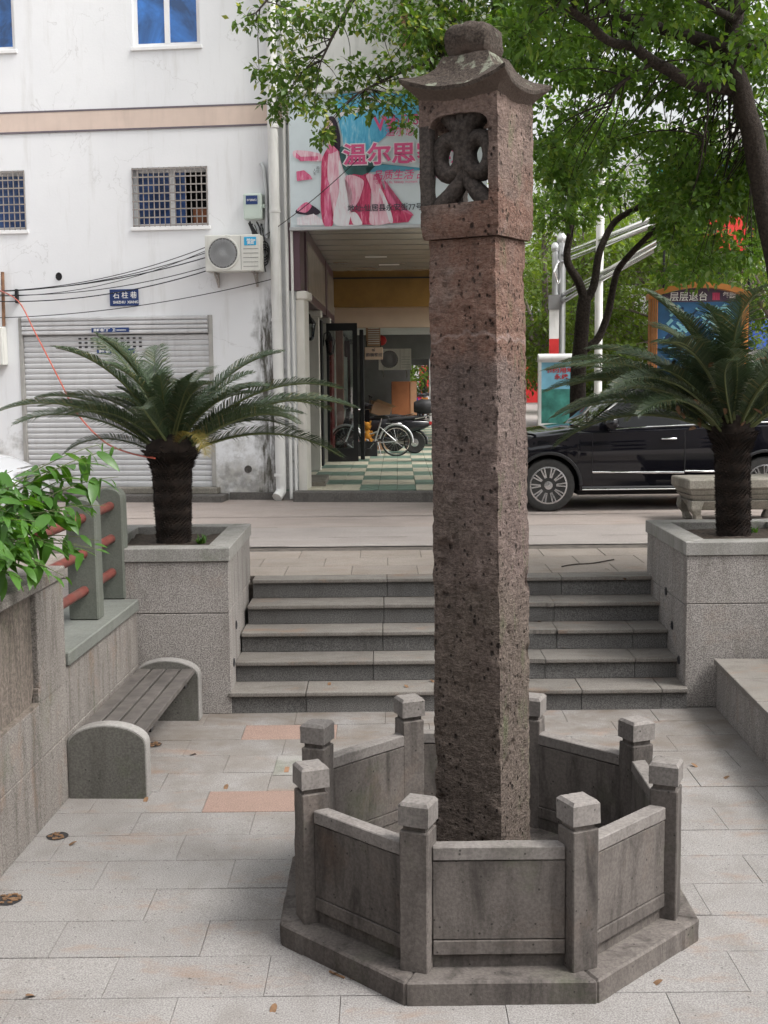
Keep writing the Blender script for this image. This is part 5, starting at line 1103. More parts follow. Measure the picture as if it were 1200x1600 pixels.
        q = bs(L0 + .2, smo(top, L0 + .25) - .22, -.02); b = loftx([(-.12, 0, .05, .08, 2.5), (.0, 0, .06, .09, 2.5), (.22, 0, .03, .05, 2.5)]); b.v = [(q[0] + v[0], q[1] + v[1], q[2] + v[2]) for v in b.v]; b.build('tail_light', REDC, t, world=False, smooth=70)
    # windscreen and rear window
    for (xa, xb, nm_) in ((D['ws'][0], D['ws'][1], 'windscreen'), (D['rs'][0], D['rs'][1], 'rear_window')):
        V = []; F = []
        for i in range(9):
            x = xa + (xb - xa) * i / 8; zr = max(smo(roof, x), smo(top, x)); zb_ = smo(top, x) - .03; wy = gy(x, min(1, .9 * (zr - zb_) / D['gh'])) - .07
            for k in range(9): u = -1 + 2 * k / 8; V.append((x, u * wy, zr + .026 - .012 * u * u * 1.6))
        for i in range(8):
            for k in range(8): F.append((i * 9 + k, i * 9 + k + 1, (i + 1) * 9 + k + 1, (i + 1) * 9 + k))
        MB().add(V, F).build(nm_, GL, t, world=False, smooth=60)
    MB().box(L1 - .06, L1 + .012, -.42, .42, D['sill'] + .28, smo(top, L1 - .1) - .14).build('grille', BLACKP, t, world=False, bevel=.01)
    for k in range(5): MB().box(L1 - .03, L1 + .02, -.4, .4, D['sill'] + .31 + k * .05, D['sill'] + .322 + k * .05).build('grille_bar', CHROME, t, world=False)
    for a in ax: MB().box(a - ra - .02, a + ra + .02, -HW * .62, HW * .62, .22, rw + ra + .01).build('wheel_well', DARK, t, world=False)
    MB().box(ax[1] + ra, ax[0] - ra, -HW * .8, HW * .8, .2, D['sill'] + .05).build('underbody', DARK, t, world=False)
    # wheels
    for a in ax:
        for s in (-1, 1):
            w_ = bpy.data.objects.new('wheel', None); COL.objects.link(w_); w_.parent = t; w_.location = (a, s * (HW - .125), rw); w_.rotation_euler = (0, R.uniform(0, 1), 0)
            MB().lathe([(.23, -.1), (rw - .05, -.115), (rw - .012, -.1), (rw, -.07), (rw, .07), (rw - .012, .1), (rw - .05, .115), (.23, .1)], 40, (0, 0, 0), 'y').build('tyre', RUBBER, w_, world=False, smooth=40)
            rr = .235; rim = MB(); rim.lathe([(rr, s * .03), (rr + .008, s * .105), (rr - .012, s * .108), (rr - .02, s * .06)], 36, (0, 0, 0), 'y'); rim = rim.build('rim', ALLOY, w_, world=False, smooth=40)
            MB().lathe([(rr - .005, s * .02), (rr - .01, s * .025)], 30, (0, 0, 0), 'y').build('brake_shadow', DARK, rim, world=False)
            for k in range(10):
                an = 2 * math.pi * k / 10
                for dq in (-.10, .10):
                    p0 = (.045 * math.cos(an), s * .085, .045 * math.sin(an)); p1 = ((rr - .012) * math.cos(an + dq), s * .098, (rr - .012) * math.sin(an + dq)); MB().bar(p0, p1, .02, .022, (0, 1, 0)).build('spoke', ALLOY, rim, world=False)
            MB().lathe([(.06, s * .08), (.055, s * .1), (.02, s * .105)], 18, (0, 0, 0), 'y').build('hub_cap', ALLOY, rim, world=False, smooth=40)
    return t
SUV = dict(ends=(-2.35, 2.32), axles=(1.42, -1.37), arch=.405, r=.342, hw=.93, sill=.27, gh=.62, glass=(-2.18, .98), gmat=CARGL, top_mould=True, mirror=.62,
    top=[(-2.4, .98), (-2.25, 1.12), (-1.6, 1.125), (0, 1.075), (.85, 1.05), (1.1, 1.06), (1.6, 1.0), (2.05, .9), (2.25, .78), (2.4, .62)], belt=None,
    roof=[(-2.3, 1.1), (-2.12, 1.3), (-1.85, 1.58), (-1.4, 1.655), (-.6, 1.70), (.0, 1.685), (.3, 1.60), (.98, 1.06), (1.2, 1.0)],
    windows=[(-.28, .62), (-1.22, -.36), (-1.9, -1.3)], doors=[(-.32, .86), (-1.12, -.33)], ws=(.24, .92), rs=(-2.16, -1.9))
p = atz(856, 800, ST)
make_car('black_suv', 'black sport utility vehicle parked across the street behind the pillar', (p.x + 1.42, p.y + .93, ST), math.radians(180.5), CARB, SUV)
HATCH = dict(ends=(-2.0, 1.95), axles=(1.22, -1.25), arch=.36, r=.30, hw=.85, sill=.22, gh=.52, glass=(-1.85, .95), gmat=CARGL, mirror=.55, clad=False, lamp=CARGL,
    top=[(-2.05, .8), (-1.9, .92), (-1.0, .93), (.6, .9), (1.0, .88), (1.5, .80), (1.85, .66), (2.0, .5)], belt=None,
    roof=[(-1.95, .9), (-1.7, 1.2), (-1.4, 1.4), (-.5, 1.46), (.1, 1.42), (1.0, .9), (1.2, .85)], windows=[(-.3, .5), (-1.15, -.38)], doors=[(-.32, .78), (-1.1, -.33)], ws=(.16, .9), rs=(-1.8, -1.5))
make_car('white_car', 'white car with its dark headlamp showing above the shrub at the left edge', (-6.14, 14.6, ST), math.radians(-4), CARW, HATCH)
# ------------------------------------------------------------------ old carved stone table in front of the car
t = thing('stone_table', 'old carved stone plinth table on the street behind the right planter', 'stone table', (4.2, 14.55, ST), math.radians(4)); hw_, hd_ = .66, .34
def slabl(n, w0, d0, w1, d1, z0, z1, **k):
    b = MB(); b.add([(-w0, -d0, z0), (w0, -d0, z0), (w0, d0, z0), (-w0, d0, z0), (-w1, -d1, z1), (w1, -d1, z1), (w1, d1, z1), (-w1, d1, z1)], [(0, 3, 2, 1), (4, 5, 6, 7), (0, 1, 5, 4), (1, 2, 6, 5), (2, 3, 7, 6), (3, 0, 4, 7)]); return b.build(n, OLDST, t, world=False, **k)
slabl('top_slab', hw_, hd_, hw_, hd_, .40, .52, bevel=.015); slabl('moulding', hw_ - .06, hd_ - .06, hw_ - .02, hd_ - .02, .33, .398, bevel=.008); slabl('waist', hw_ - .1, hd_ - .1, hw_ - .05, hd_ - .05, .26, .328)
slabl('apron', hw_ - .16, hd_ - .14, hw_ - .06, hd_ - .06, .14, .258, bevel=.01)
for sx in (-1, 1):
    for sy in (-1, 1):
        b = MB(); V = []; F = []
        for z, o_, w_ in ((.26, 0, .16), (.16, .01, .13), (.08, -.05, .08), (.02, -.06, .1), (0, -.06, .1)):
            x = sx * (hw_ - .06 + o_); y = sy * (hd_ - .06 + o_ * .5); V += [(x, y, z), (x - sx * w_, y, z), (x - sx * w_, y - sy * w_, z), (x, y - sy * w_, z)]
        for j in range(4):
            for k in range(4): k2 = (k + 1) % 4; F.append((j * 4 + k, j * 4 + k2, j * 4 + 4 + k2, j * 4 + 4 + k))
        F += [(0, 1, 2, 3), (16, 17, 18, 19)]; b.add(V, F); b.build('leg', OLDST, t, world=False, bevel=.01)

# ================================================================== CYCADS
def frond_mesh(name, L, e0, e1, mats, seed, nl=92, lw_=.0085, ll=.2, curl=0.0):
    """one feather leaf growing out along +x from the crown; two rows of narrow leaflets"""
    rr = random.Random(seed); b = MB(); n = 26; pts = [Vector((0, 0, 0))]; dirs = []
    for i in range(n):
        s = i / n; e = math.radians(e0 + (e1 - e0) * s ** 1.35); az = curl * s * s; d = Vector((math.cos(e) * math.cos(az), math.cos(e) * math.sin(az), math.sin(e))); dirs.append(d); pts.append(pts[-1] + d * L / n)
    dirs.append(dirs[-1]); b.cur = 0; b.tube(pts, [.012 * (1 - .75 * i / n) for i in range(n + 1)], 5); b.cur = 1
    for k in range(nl):
        s = .1 + .9 * k / (nl - 1); f = s * n; i = min(int(f), n - 1); p = pts[i].lerp(pts[i + 1], f - i); d = dirs[i]
        side = d.cross(Vector((0, 0, 1))).normalized(); up = side.cross(d).normalized()
        l = ll * (.35 + .65 * min(1, (s - .05) / .22)) * (1 - .72 * max(0, (s - .72) / .28) ** 1.3)
        for sg in (-1, 1):
            fw = .55 + .5 * s + rr.uniform(-.08, .08); v = (side * sg + d * fw + up * (.42 + rr.uniform(-.1, .1))).normalized()
            q = p + up * .004; lq = l * rr.uniform(.88, 1.08); wv = d * lw_
            m_ = q + v * lq * .5; tip = q + v * lq - up * lq * (.10 + .15 * rr.random()) - Vector((0, 0, lq * .08)); fold = v.cross(d).normalized() * .0
            b.add([q - wv * .5, q + wv * .5, m_ + wv * .55 + fold, m_ - wv * .55 + fold, tip], [(0, 1, 2, 3), (3, 2, 4)])
    me = bpy.data.meshes.new(name); me.from_pydata(b.v, [], b.f); [me.materials.append(m) for m in mats]; me.polygons.foreach_set('material_index', b.mi); me.update(); return me
KINDS = [(.8, 78, 30), (1.0, 62, 4), (1.15, 50, -12), (1.25, 40, -24), (1.2, 30, -38), (1.05, 14, -55)]
FM = [[frond_mesh('frond', L, a, c, (RACH, FROND), 10 * i + j, curl=(-.25, .3)[j]) for j in range(2)] for i, (L, a, c) in enumerate(KINDS)]
FY = frond_mesh('frond', .72, 45, -75, (RACH, FRONDY), 99, 44)
def cycad(label, base, top, r0, r1, spec, seed, lean=0.0):
    t = thing('cycad', label, 'cycad', base, 0, 'cycads in the granite planters'); rr = random.Random(seed); H_ = (top - base).z; ax = (top - base)
    b = MB(); n = 22; m = 26; V = []; F = []
    for j in range(m + 1):
        f = j / m; c = ax * f; r = (r0 + (r1 - r0) * f) * (1 + .05 * math.sin(f * 40)) * (1 if f < .86 else 1 + .35 * (f - .86) / .14)
        for k in range(n): a = 2 * math.pi * k / n; q = r * (1 + .06 * mn.noise(Vector((math.cos(a) * 3, math.sin(a) * 3, f * 9 + seed)))); V.append((c.x + q * math.cos(a), c.y + q * math.sin(a), c.z - .06 * (j == 0)))
    for j in range(m):
        for k in range(n): k2 = (k + 1) % n; F.append((j * n + k, j * n + k2, (j + 1) * n + k2, (j + 1) * n + k))
    F += [tuple(range(n))[::-1], tuple(range(m * n, (m + 1) * n))]; b.add(V, F); tr = b.build('trunk', CYTR, t, world=False, smooth=70)
    b = MB()                                        # old leaf bases, a rough spiral coat
    for k in range(1100):
        f = k / 1100; a = k * 2.39996; r = (r0 + (r1 - r0) * f) * (1 if f < .86 else 1 + .35 * (f - .86) / .14); c = ax * f + Vector((r * .97 * math.cos(a), r * .97 * math.sin(a), 0)); o = Vector((math.cos(a), math.sin(a), .55)).normalized(); sd_ = Vector((-math.sin(a), math.cos(a), 0)); l = rr.uniform(.014, .032) * (1 + (f > .8) * 1.3); w_ = .011
        u = o.cross(sd_); b.add([c - sd_ * w_ - u * .006, c + sd_ * w_ - u * .006, c + u * .012, c + o * l], [(0, 1, 3), (1, 2, 3), (2, 0, 3)])
    props(b.build('leaf_bases', CYTR, tr, world=False), kind='stuff')
    b = MB(); rt_ = r1 * 1.3; b.lathe([(rt_, -.03), (rt_ * .95, .04), (rt_ * .7, .10), (rt_ * .35, .15), (.01, .17)], 18, tuple(ax)); o = b.build('crown_heart', CYTR, t, world=False); rough_mesh(o.data, .02, .03, seed)
    for (ki, az, sc) in spec:
        if ki >= 3 and 222 < az % 360 < 318: continue
        f = [.055, .07, .085, .095, .1, .1][ki]; a = math.radians(az); o = link('frond', FM[ki][rr.randint(0, 1)] if ki >= 0 else FY, t, ax + Vector((f * math.cos(a), f * math.sin(a), (.06, .05, .03, .0, -.02, -.04)[ki] + rr.uniform(-.02, .02))), (rr.uniform(-.45, .45), rr.uniform(-.18, .18), a), (sc, sc * rr.uniform(.8, 1.1), sc))
    return t
rr = random.Random(5)
def crownspec(n_in, n_mid, n_out, sc, extra=(), avoid=None):
    S = []
    for n_, ks in ((n_in, (0, 1)), (n_mid, (1, 2, 3)), (n_out, (3, 4))):
        a0 = rr.uniform(0, 360)
        for k in range(n_): S.append((rr.choice(ks), a0 + 360 * k / n_ + rr.uniform(-12, 12), sc * rr.uniform(.75, 1.12) * (1.3 if sc > 1.1 and ks[0] == 0 else 1)))
    return S + list(extra)
bL = atz(272, 848, 1.235); tL = Vector((bL.x + .0, bL.y, 2.0))
cyL = cycad('cycad with a thick dark trunk in the planter left of the steps', bL, tL, .135, .165, crownspec(10, 22, 9, .92, [(1, 100, 1.25), (1, 60, 1.2), (1, 140, 1.25), (1, 20, 1.2), (0, 180, 1.3), (1, 200, 1.2), (3, 178, 1.0), (2, 170, 1.02), (3, 5, 1.25), (2, 12, 1.25), (3, -14, 1.2), (4, -30, 1.1), (4, 20, 1.2), (3, 200, 1.1)]), 3)
o = link('frond', FY, cyL, (tL - bL) + Vector((.05, -.1, .02)), (0, 0, math.radians(-50)), (.8, .8, .8)); o['label'] = 'yellowing drooping frond'
bR = atz(1146, 836, 1.235); tR = Vector((bR.x - .03, bR.y, 2.1))
cyR = cycad('cycad with dry leaves caught in its crown in the planter right of the steps', bR, tR, .135, .14, crownspec(12, 30, 9, 1.22, [(3, 178, 1.22), (3, 190, 1.2), (4, 170, 1.15), (2, 182, 1.15), (3, 205, 1.15), (2, 160, 1.1), (4, 215, 1.05), (1, 250, 1.1)]), 8)
# dry leaves lying in the right cycad and on the ground
def leaf_card(name, L, w_, m, bend=.2):
    b = MB(); n = 6; V = []; F = []
    for i in range(n + 1):
        s = i / n; hw_ = w_ / 2 * 1.9 * (s + .02) ** .62 * max(0, 1 - s) ** .85; z = -bend * L * s * s
        V += [(s * L, -hw_, z + .12 * hw_), (s * L, 0, z - .05 * hw_), (s * L, hw_, z + .12 * hw_)]
    for i in range(n):
        for k in (0, 1): F.append((i * 3 + k, (i + 1) * 3 + k, (i + 1) * 3 + k + 1, i * 3 + k + 1))
    b.add(V, F); me = bpy.data.meshes.new(name); me.from_pydata(b.v, [], b.f); me.materials.append(m); me.shade_smooth(); me.update(); return me
DL = leaf_card('dry_leaf', .085, .05, DRYL, .35)
for k in range(34):
    q = tR + Vector((R.uniform(-.55, .55), R.uniform(-.55, .1), R.uniform(.05, .62))); o = link('dry_leaf', DL, None, q, (R.uniform(-1, 1), R.uniform(-1, 1), R.uniform(0, 6))); o.parent = cyR; o.location = q - Vector(cyR.location)
spots = [(470, 968, .167 + .01), (515, 1068, .17), (632, 1072, .17), (672, 1064, .17), (975, 905, .84), (882, 1014, .34), (845, 972, .505), (120, 1318, .004), (430, 1572, .004), (520, 1525, .003), (560, 1530, .003), (230, 1248, .004), (355, 1228, .004), (1080, 1195, .004), (1140, 1215, .004), (910, 1540, .003), (1035, 1535, .003), (700, 870, .84), (945, 890, .84), (300, 1180, .004), (40, 1560, .004)]
names_ = ['on the left end of the second step', 'on the lowest step', 'on the lowest step beside the left rear post', 'on the lowest step beside the pillar', 'on the landing at the top of the steps', 'on the second step right of the pillar', 'on the third step right of the pillar', 'by the rusty hole near the left wall', 'on the paving left of the plinth corner', 'at the foot of the plinth, left', 'lying against the left front plinth edge', 'beside the foot of the bench', 'on the paving in front of the bench', 'beside the seat ledge', 'close under the seat ledge', 'in front of the right plinth corner', 'right of the plinth', 'on the landing behind the pillar', 'on the landing right of the pillar', 'beside the bench slats on the paving', 'in the lower left corner of the court']
for (x, y, z), n_ in zip(spots, names_):
    q = atz(x, y, z); o = link('fallen_leaf', DL, None, q + Vector((0, 0, .012)), (0, .15, R.uniform(0, 6)), (.8, .8, .8)); props(o, 'brown fallen leaf ' + n_, 'leaf', 'fallen leaves')
q0, q1 = atz(878, 886, ST + .004), atz(960, 876, ST + .004); b = MB(); b.tube([q0.lerp(q1, i / 8) + Vector((0, .03 * math.sin(i), .006)) for i in range(9)], .006, 5); one('twig', BARK, 'thin bent twig lying on the landing right of the pillar', 'twig', b)
q0, q1 = atz(515, 1518, .004), atz(538, 1528, .004); b = MB(); b.tube([q0, q0.lerp(q1, .5), q1], .006, 5); one('twig', DRYL, 'short dry twig at the foot of the plinth', 'twig', b)
# weeds in the left planter and at the arcade kerb
def tuft(name, label, c, n_, L, m, par=None):
    b = MB()
    for k in range(n_):
        a = R.uniform(0, 6.28); e = R.uniform(.5, 1.4); d = Vector((math.cos(a) * math.cos(e), math.sin(a) * math.cos(e), math.sin(e))); s = Vector((-math.sin(a), math.cos(a), 0)) * L * .06; l = L * R.uniform(.5, 1); o = Vector(c) + Vector((R.uniform(-.3, .3) * L, R.uniform(-.3, .3) * L, 0)); b.add([o - s, o + s, o + d * l * .6 + s * .8, o + d * l * .6 - s * .8, o + d * l + Vector((0, 0, -l * .2))], [(0, 1, 2, 3), (3, 2, 4)])
    return one(name, m, label, 'weed', b)
tuft('weed', 'small green weed growing at the foot of the left cycad', bL + Vector((.24, -.05, 0)), 40, .11, SHRUB); tuft('weed', 'green weed growing from the arcade kerb', atz(507, 776, ST), 14, .24, SHRUB); tuft('weed', 'small weed among dry leaves beside the right cycad', bR + Vector((.2, .1, 0)), 24, .09, SHRUB)

# ================================================================== SHRUB ON THE LEFT PIER
shr = thing('leafy_shrub', 'bright green leafy shrub hanging over the left pier', 'shrub', (-2.45, 6.7, 1.42))
LM = [leaf_card('leaf', L, w_, SHRUB, bd) for L, w_, bd in ((.165, .08, .35), (.14, .068, .5), (.185, .086, .25), (.105, .042, .35))]
tips = [((190, 700, 7.0), 9), ((160, 860, 6.7), 7), ((140, 740, 6.9), 9), ((100, 900, 6.4), 6), ((35, 905, 6.2), 9), ((60, 780, 6.4), 10), ((20, 735, 6.9), 9), ((60, 770, 6.7), 10), ((90, 790, 6.8), 10), ((125, 765, 7.0), 9), ((175, 690, 7.1), 9), ((185, 745, 6.9), 8), ((10, 800, 6.3), 11), ((45, 850, 6.3), 12), ((85, 850, 6.5), 12), ((120, 850, 6.6), 10), ((155, 845, 6.8), 6), ((15, 880, 6.2), 11), ((80, 890, 6.4), 8), ((110, 800, 6.6), 10), ((-30, 760, 6.5), 10), ((-40, 840, 6.2), 11), ((140, 790, 7.0), 8), ((55, 815, 6.2), 11), ((30, 760, 6.4), 10), ((150, 720, 7.0), 7), ((165, 790, 6.8), 5), ((5, 850, 6.0), 10), ((100, 745, 7.0), 9), ((70, 725, 7.0), 7), ((125, 810, 6.6), 9)]
for (px, py, Y), n_ in tips:
    n_ = int(n_ * 2.1)
    tip = at(px, py, Y); root = Vector((-2.5 + R.uniform(-.25, .12), 6.7 + R.uniform(-.3, .3), 1.42)); mid = (root + tip) / 2 + Vector((-.05, 0, .22 + .1 * R.random()))
    C = lambda t_: root.lerp(mid, t_).lerp(mid.lerp(tip, t_), t_)
    b = MB(); b.tube([C(i / 9) for i in range(10)], [.007 * (1 - .75 * i / 9) for i in range(10)], 5); b.build('stem', RACH, shr)
    for k in range(n_):
        f = .22 + .78 * (k + .5) / n_; q = C(f) + Vector((R.uniform(-.03, .03), R.uniform(-.03, .03), R.uniform(-.04, .02))); d = (C(min(1, f + .05)) - C(f - .05)).normalized(); a = k * 2.4 + R.random()
        v = (Vector((math.cos(a), math.sin(a), 0)) * .8 + d * .4 + Vector((.25, -.25, R.uniform(-.75, .1)))).normalized()
        yaw = math.atan2(v.y, v.x); pit = -math.asin(max(-1, min(1, v.z))); sc = R.uniform(.72, 1.12) * (1.0 if f < .9 else .75)
        link('leaf', LM[R.randint(0, 2) if f < .93 else 3], shr, q - Vector(shr.location), (R.uniform(-.7, .7), pit, yaw), (sc, sc, sc))

# ================================================================== TREES
def leaf_cloud(name, clumps, mat, parent, L=.075, w_=.036, dens=1.0, seed=1, droop=.5):
    """many single leaves gathered in clumps (x, y, z, radius, count)"""
    rs = np.random.RandomState(seed); P = []; S = []
    for (x, y, z, r, n) in clumps:
        n = max(3, int(n * dens)); g = rs.normal(size=(n, 3)); g /= np.linalg.norm(g, axis=1)[:, None] + 1e-9; q = g * (rs.rand(n, 1) ** .5) * np.array([r, r, r * .72]); P.append(q + np.array([x, y, z])); S.append(g)
    P = np.concatenate(P); G = np.concatenate(S); n = len(P)
    d = G * .6 + rs.normal(size=(n, 3)) * .6; d[:, 2] -= droop; d /= np.linalg.norm(d, axis=1)[:, None]
    up = rs.normal(size=(n, 3)) * .55; up[:, 2] += 1; sd_ = np.cross(d, up); sd_ /= np.linalg.norm(sd_, axis=1)[:, None] + 1e-9; nr = np.cross(sd_, d)
    l = (L * rs.uniform(.7, 1.2, n))[:, None]; ww = (w_ * rs.uniform(.75, 1.15, n))[:, None]
    V = np.stack([P, P + d * l * .45 + sd_ * ww / 2 + nr * ww * .18, P + d * l, P + d * l * .45 - sd_ * ww / 2 + nr * ww * .18], 1).reshape(-1, 3)
    F = np.arange(n * 4).reshape(n, 4); F = np.concatenate([F[:, [0, 1, 2]], F[:, [0, 2, 3]]])
    if parent is not None: V = V - np.array(parent.location)
    o = link(name, npmesh(name, V, F, mat), parent); return props(o, kind='stuff')
def limb(t, name, path, r0, r1, m=BARK, n=9, jit=.0, world=True):
    P = [Vector(p) for p in path]; out = []
    for i in range(len(P) - 1):
        p0, p1, p2, p3 = P[max(i - 1, 0)], P[i], P[i + 1], P[min(i + 2, len(P) - 1)]
        for s in np.linspace(0, 1, 5)[:-1]: out.append(.5 * ((2 * p1) + (p2 - p0) * s + (2 * p0 - 5 * p1 + 4 * p2 - p3) * s * s + (3 * p1 - p0 - 3 * p2 + p3) * s ** 3))
    out.append(P[-1]); N = len(out) - 1; out = [p + Vector((mn.noise(p * 3), mn.noise(p * 3 + Vector((9, 0, 0))), 0)) * jit for p in out]
    MB().tube(out, [r0 + (r1 - r0) * i / N for i in range(N + 1)], n).build(name, m, t, smooth=70); return out
def twigs(t, name, starts, clumps, m=BARK, rad=.008, seed=2):
    """thin branches from the limbs out to the leaf clumps"""
    rs = random.Random(seed); b = MB(); S = [Vector(s) for s in starts]
    for (x, y, z, r, n) in clumps:
        e = Vector((x, y, z)); s = min(S, key=lambda q: (q - e).length * rs.uniform(.8, 1.25)); mid = (s + e) / 2 + Vector((rs.uniform(-.15, .15), rs.uniform(-.15, .15), rs.uniform(.0, .25) * (s - e).length))
        b.tube([s.lerp(mid, u).lerp(mid.lerp(e, u), u) for u in np.linspace(0, 1, 6)], [rad * 1.4, rad * 1.2, rad, rad * .85, rad * .7, rad * .5], 4)
        for k in range(3): d = Vector((rs.uniform(-1, 1), rs.uniform(-1, 1), rs.uniform(-.8, .6))) * r; b.tube([e, e + d * .5 + Vector((0, 0, .03)), e + d], [rad * .5, rad * .4, rad * .25], 3)
    props(b.build(name, m, t), kind='stuff')
def inpx(n, x0, x1, y0, y1, Y0, Y1, r, cnt, seed, keep=None):
    """clump centres spread through a block of space between two depths"""
    rs = random.Random(seed); out = []
    for k in range(n * 4):
        x, y, Y = rs.uniform(x0, x1), rs.uniform(y0, y1), rs.uniform(Y0, Y1)
        if keep and not keep(x, y): continue
        p = at(x, y, Y); rr_ = r * rs.uniform(.65, 1.25); out.append((p.x, p.y, p.z, rr_, int(cnt * (rr_ / r) ** 2)))
        if len(out) >= n: break
    return out
# the leaning camphor at the right edge
rq = random.Random(77); over = []
while len(over) < 170:                              # unseen extra crown above the picture, added to shade landing and steps
    q = Vector((rq.uniform(-.5, 8.5), rq.uniform(7.5, 17), rq.uniform(6.6, 9.6)))
    if (q.z - CAMZ) / q.y > .50 and ((q.x - 4) / 5) ** 2 + ((q.y - 12) / 5) ** 2 < 1: over.append((q.x, q.y, q.z, rq.uniform(.4, .6), 75))
base = Vector((5.25, 14.6, ST)); tA = thing('camphor_tree', 'big dark-barked camphor tree leaning in from the right edge', 'tree', base, 0, 'street trees')
Yt = 14.6; trunk = limb(tA, 'trunk', [base, at(1235, 520, Yt), at(1197, 317, Yt), at(1178, 222, Yt), at(1158, 140, Yt), at(1142, 85, Yt), at(1150, 20, Yt), at(1160, -120, Yt), at(1150, -300, Yt)], .155, .08, n=14, jit=.03)
l1 = limb(tA, 'limb', [at(1150, 138, Yt), at(1120, 135, Yt), at(1080, 128, Yt - .2), at(1035, 105, Yt - .4), at(1003, 82, Yt - .6), at(985, 72, Yt - .7), at(950, 62, Yt - .9), at(915, 33, Yt - 1.2), at(880, 5, Yt - 1.5), at(830, -40, Yt - 1.8)], .088, .03, jit=.05)
l2 = limb(tA, 'limb', [at(1142, 80, Yt), at(1100, 65, Yt), at(1050, 48, Yt + .1), at(1000, 36, Yt + .2), at(965, 18, Yt + .3), at(935, -10, Yt + .4), at(880, -60, Yt + .6), at(780, -100, Yt + .8)], .09, .03, jit=.05)
l3 = limb(tA, 'limb', [at(1015, 100, Yt - .5), at(990, 117, Yt - .6), at(965, 135, Yt - .7), at(954, 165, Yt - .8)], .032, .012, n=7); l4 = limb(tA, 'limb', [at(1150, 30, Yt), at(1118, 15, Yt - .4), at(1080, -10, Yt - .8), at(1020, -60, Yt - 1.4)], .05, .02, n=8)
l5 = limb(tA, 'limb', [at(1160, 70, Yt), at(1200, 75, Yt), at(1260, 60, Yt + .2), at(1330, 20, Yt)], .04, .02, n=8); l6 = limb(tA, 'limb', [at(1105, 130, Yt - .2), at(1106, 180, Yt - .3), at(1098, 220, Yt - .3)], .018, .008, n=6)
cA = inpx(26, 790, 1230, -40, 110, 12.6, 14.2, .30, 70, 20) + inpx(88, 790, 1230, -40, 120, 14.6, 17.2, .34, 95, 21) + inpx(48, 830, 1240, 100, 235, 14.8, 17.4, .30, 80, 22, lambda x, y: not (840 < x < 900 and y > 190)) + inpx(42, 1040, 1240, 230, 330, 14.8, 17, .3, 80, 23) + inpx(46, 1035, 1240, 235, 440, 15.2, 18.2, .3, 75, 29) + inpx(60, 860, 1300, -260, -40, 12.5, 16.5, .42, 90, 24) + inpx(16, 850, 960, 190, 300, 14.5, 17, .26, 70, 28) + over
twigs(tA, 'twigs', l1 + l2 + l3 + l4 + l5 + l6 + trunk[12:], cA, seed=4); leaf_cloud('crown', cA, LEAF, tA, .12, .066, .95, 31)
# the tree behind the pillar whose branches hang over the billboard
base = Vector((1.92, 18.7, ST)); tC = thing('camphor_tree', 'camphor tree behind the pillar with branches hanging over the billboard', 'tree', base, 0, 'street trees')
trunk = limb(tC, 'trunk', [base, Vector((1.9, 18.6, 3.2)), Vector((1.85, 18.4, 5.6)), Vector((1.7, 18.0, 7.2)), Vector((1.6, 17.6, 9.2))], .15, .06, n=12, jit=.03)
k1 = limb(tC, 'limb', [trunk[10], at(700, 20, 16.8), at(620, -40, 16), at(560, -10, 15.6), at(540, 20, 15.4), at(523, 50, 15.3), at(502, 95, 15.2)], .06, .012, n=8); k2 = limb(tC, 'limb', [trunk[9], at(720, 90, 16.7), at(660, 100, 15.9), at(610, 120, 15.5), at(570, 140, 15.2)], .045, .01, n=7); k3 = limb(tC, 'limb', [trunk[12], at(640, -80, 16), at(520, -60, 15.5), at(440, -20, 15.2), at(400, 20, 15)], .04, .01, n=7)
k4 = limb(tC, 'limb', [trunk[9], at(800, 60, 17.5), at(850, 10, 17), at(900, -30, 17)], .04, .012, n=7)
sp_ = [(385, 25, .22, 30), (395, 40, .16, 22), (430, 20, .26, 48), (440, 55, .26, 55), (465, 25, .28, 60), (455, 80, .15, 20), (490, 15, .3, 65), (520, 25, .28, 60), (550, 10, .3, 65), (500, 45, .2, 32), (480, 55, .2, 32), (405, 110, .16, 34), (425, 125, .22, 52), (445, 105, .24, 58), (465, 120, .26, 66), (480, 100, .24, 56), (490, 125, .2, 42), (450, 145, .2, 44), (430, 160, .18, 42), (435, 180, .16, 32), (475, 160, .2, 46), (490, 175, .16, 30), (510, 155, .18, 34), (535, 170, .15, 28), (545, 100, .2, 38), (560, 120, .2, 40), (530, 130, .18, 32), (575, 40, .22, 44), (600, 55, .24, 52), (615, 25, .28, 60), (590, 100, .2, 42), (615, 115, .24, 56), (640, 90, .26, 60), (580, 140, .18, 36), (600, 165, .2, 44), (625, 150, .22, 52), (560, 160, .16, 30), (645, 170, .2, 42), (655, 40, .3, 64), (660, 130, .26, 58), (575, 175, .14, 22), (505, 210, .13, 30), (518, 205, .10, 16), (500, 220, .08, 12), (625, 190, .14, 22), (655, 200, .12, 16)]
cC = [(*at(x, y, 15.3 + R.uniform(-.5, .6)), r, n) for x, y, r, n in sp_] + inpx(24, 640, 850, -30, 60, 15.6, 18.5, .34, 80, 41) + inpx(14, 660, 700, 60, 150, 16, 17, .24, 60, 42) + inpx(30, 380, 900, -260, -30, 15, 18, .42, 85, 43)
twigs(tC, 'twigs', k1[4:] + k2[3:] + k3[4:] + k4 + trunk[10:], cC, rad=.006, seed=5); leaf_cloud('crown', cC, LEAFB, tC, .10, .058, 1.35, 32)
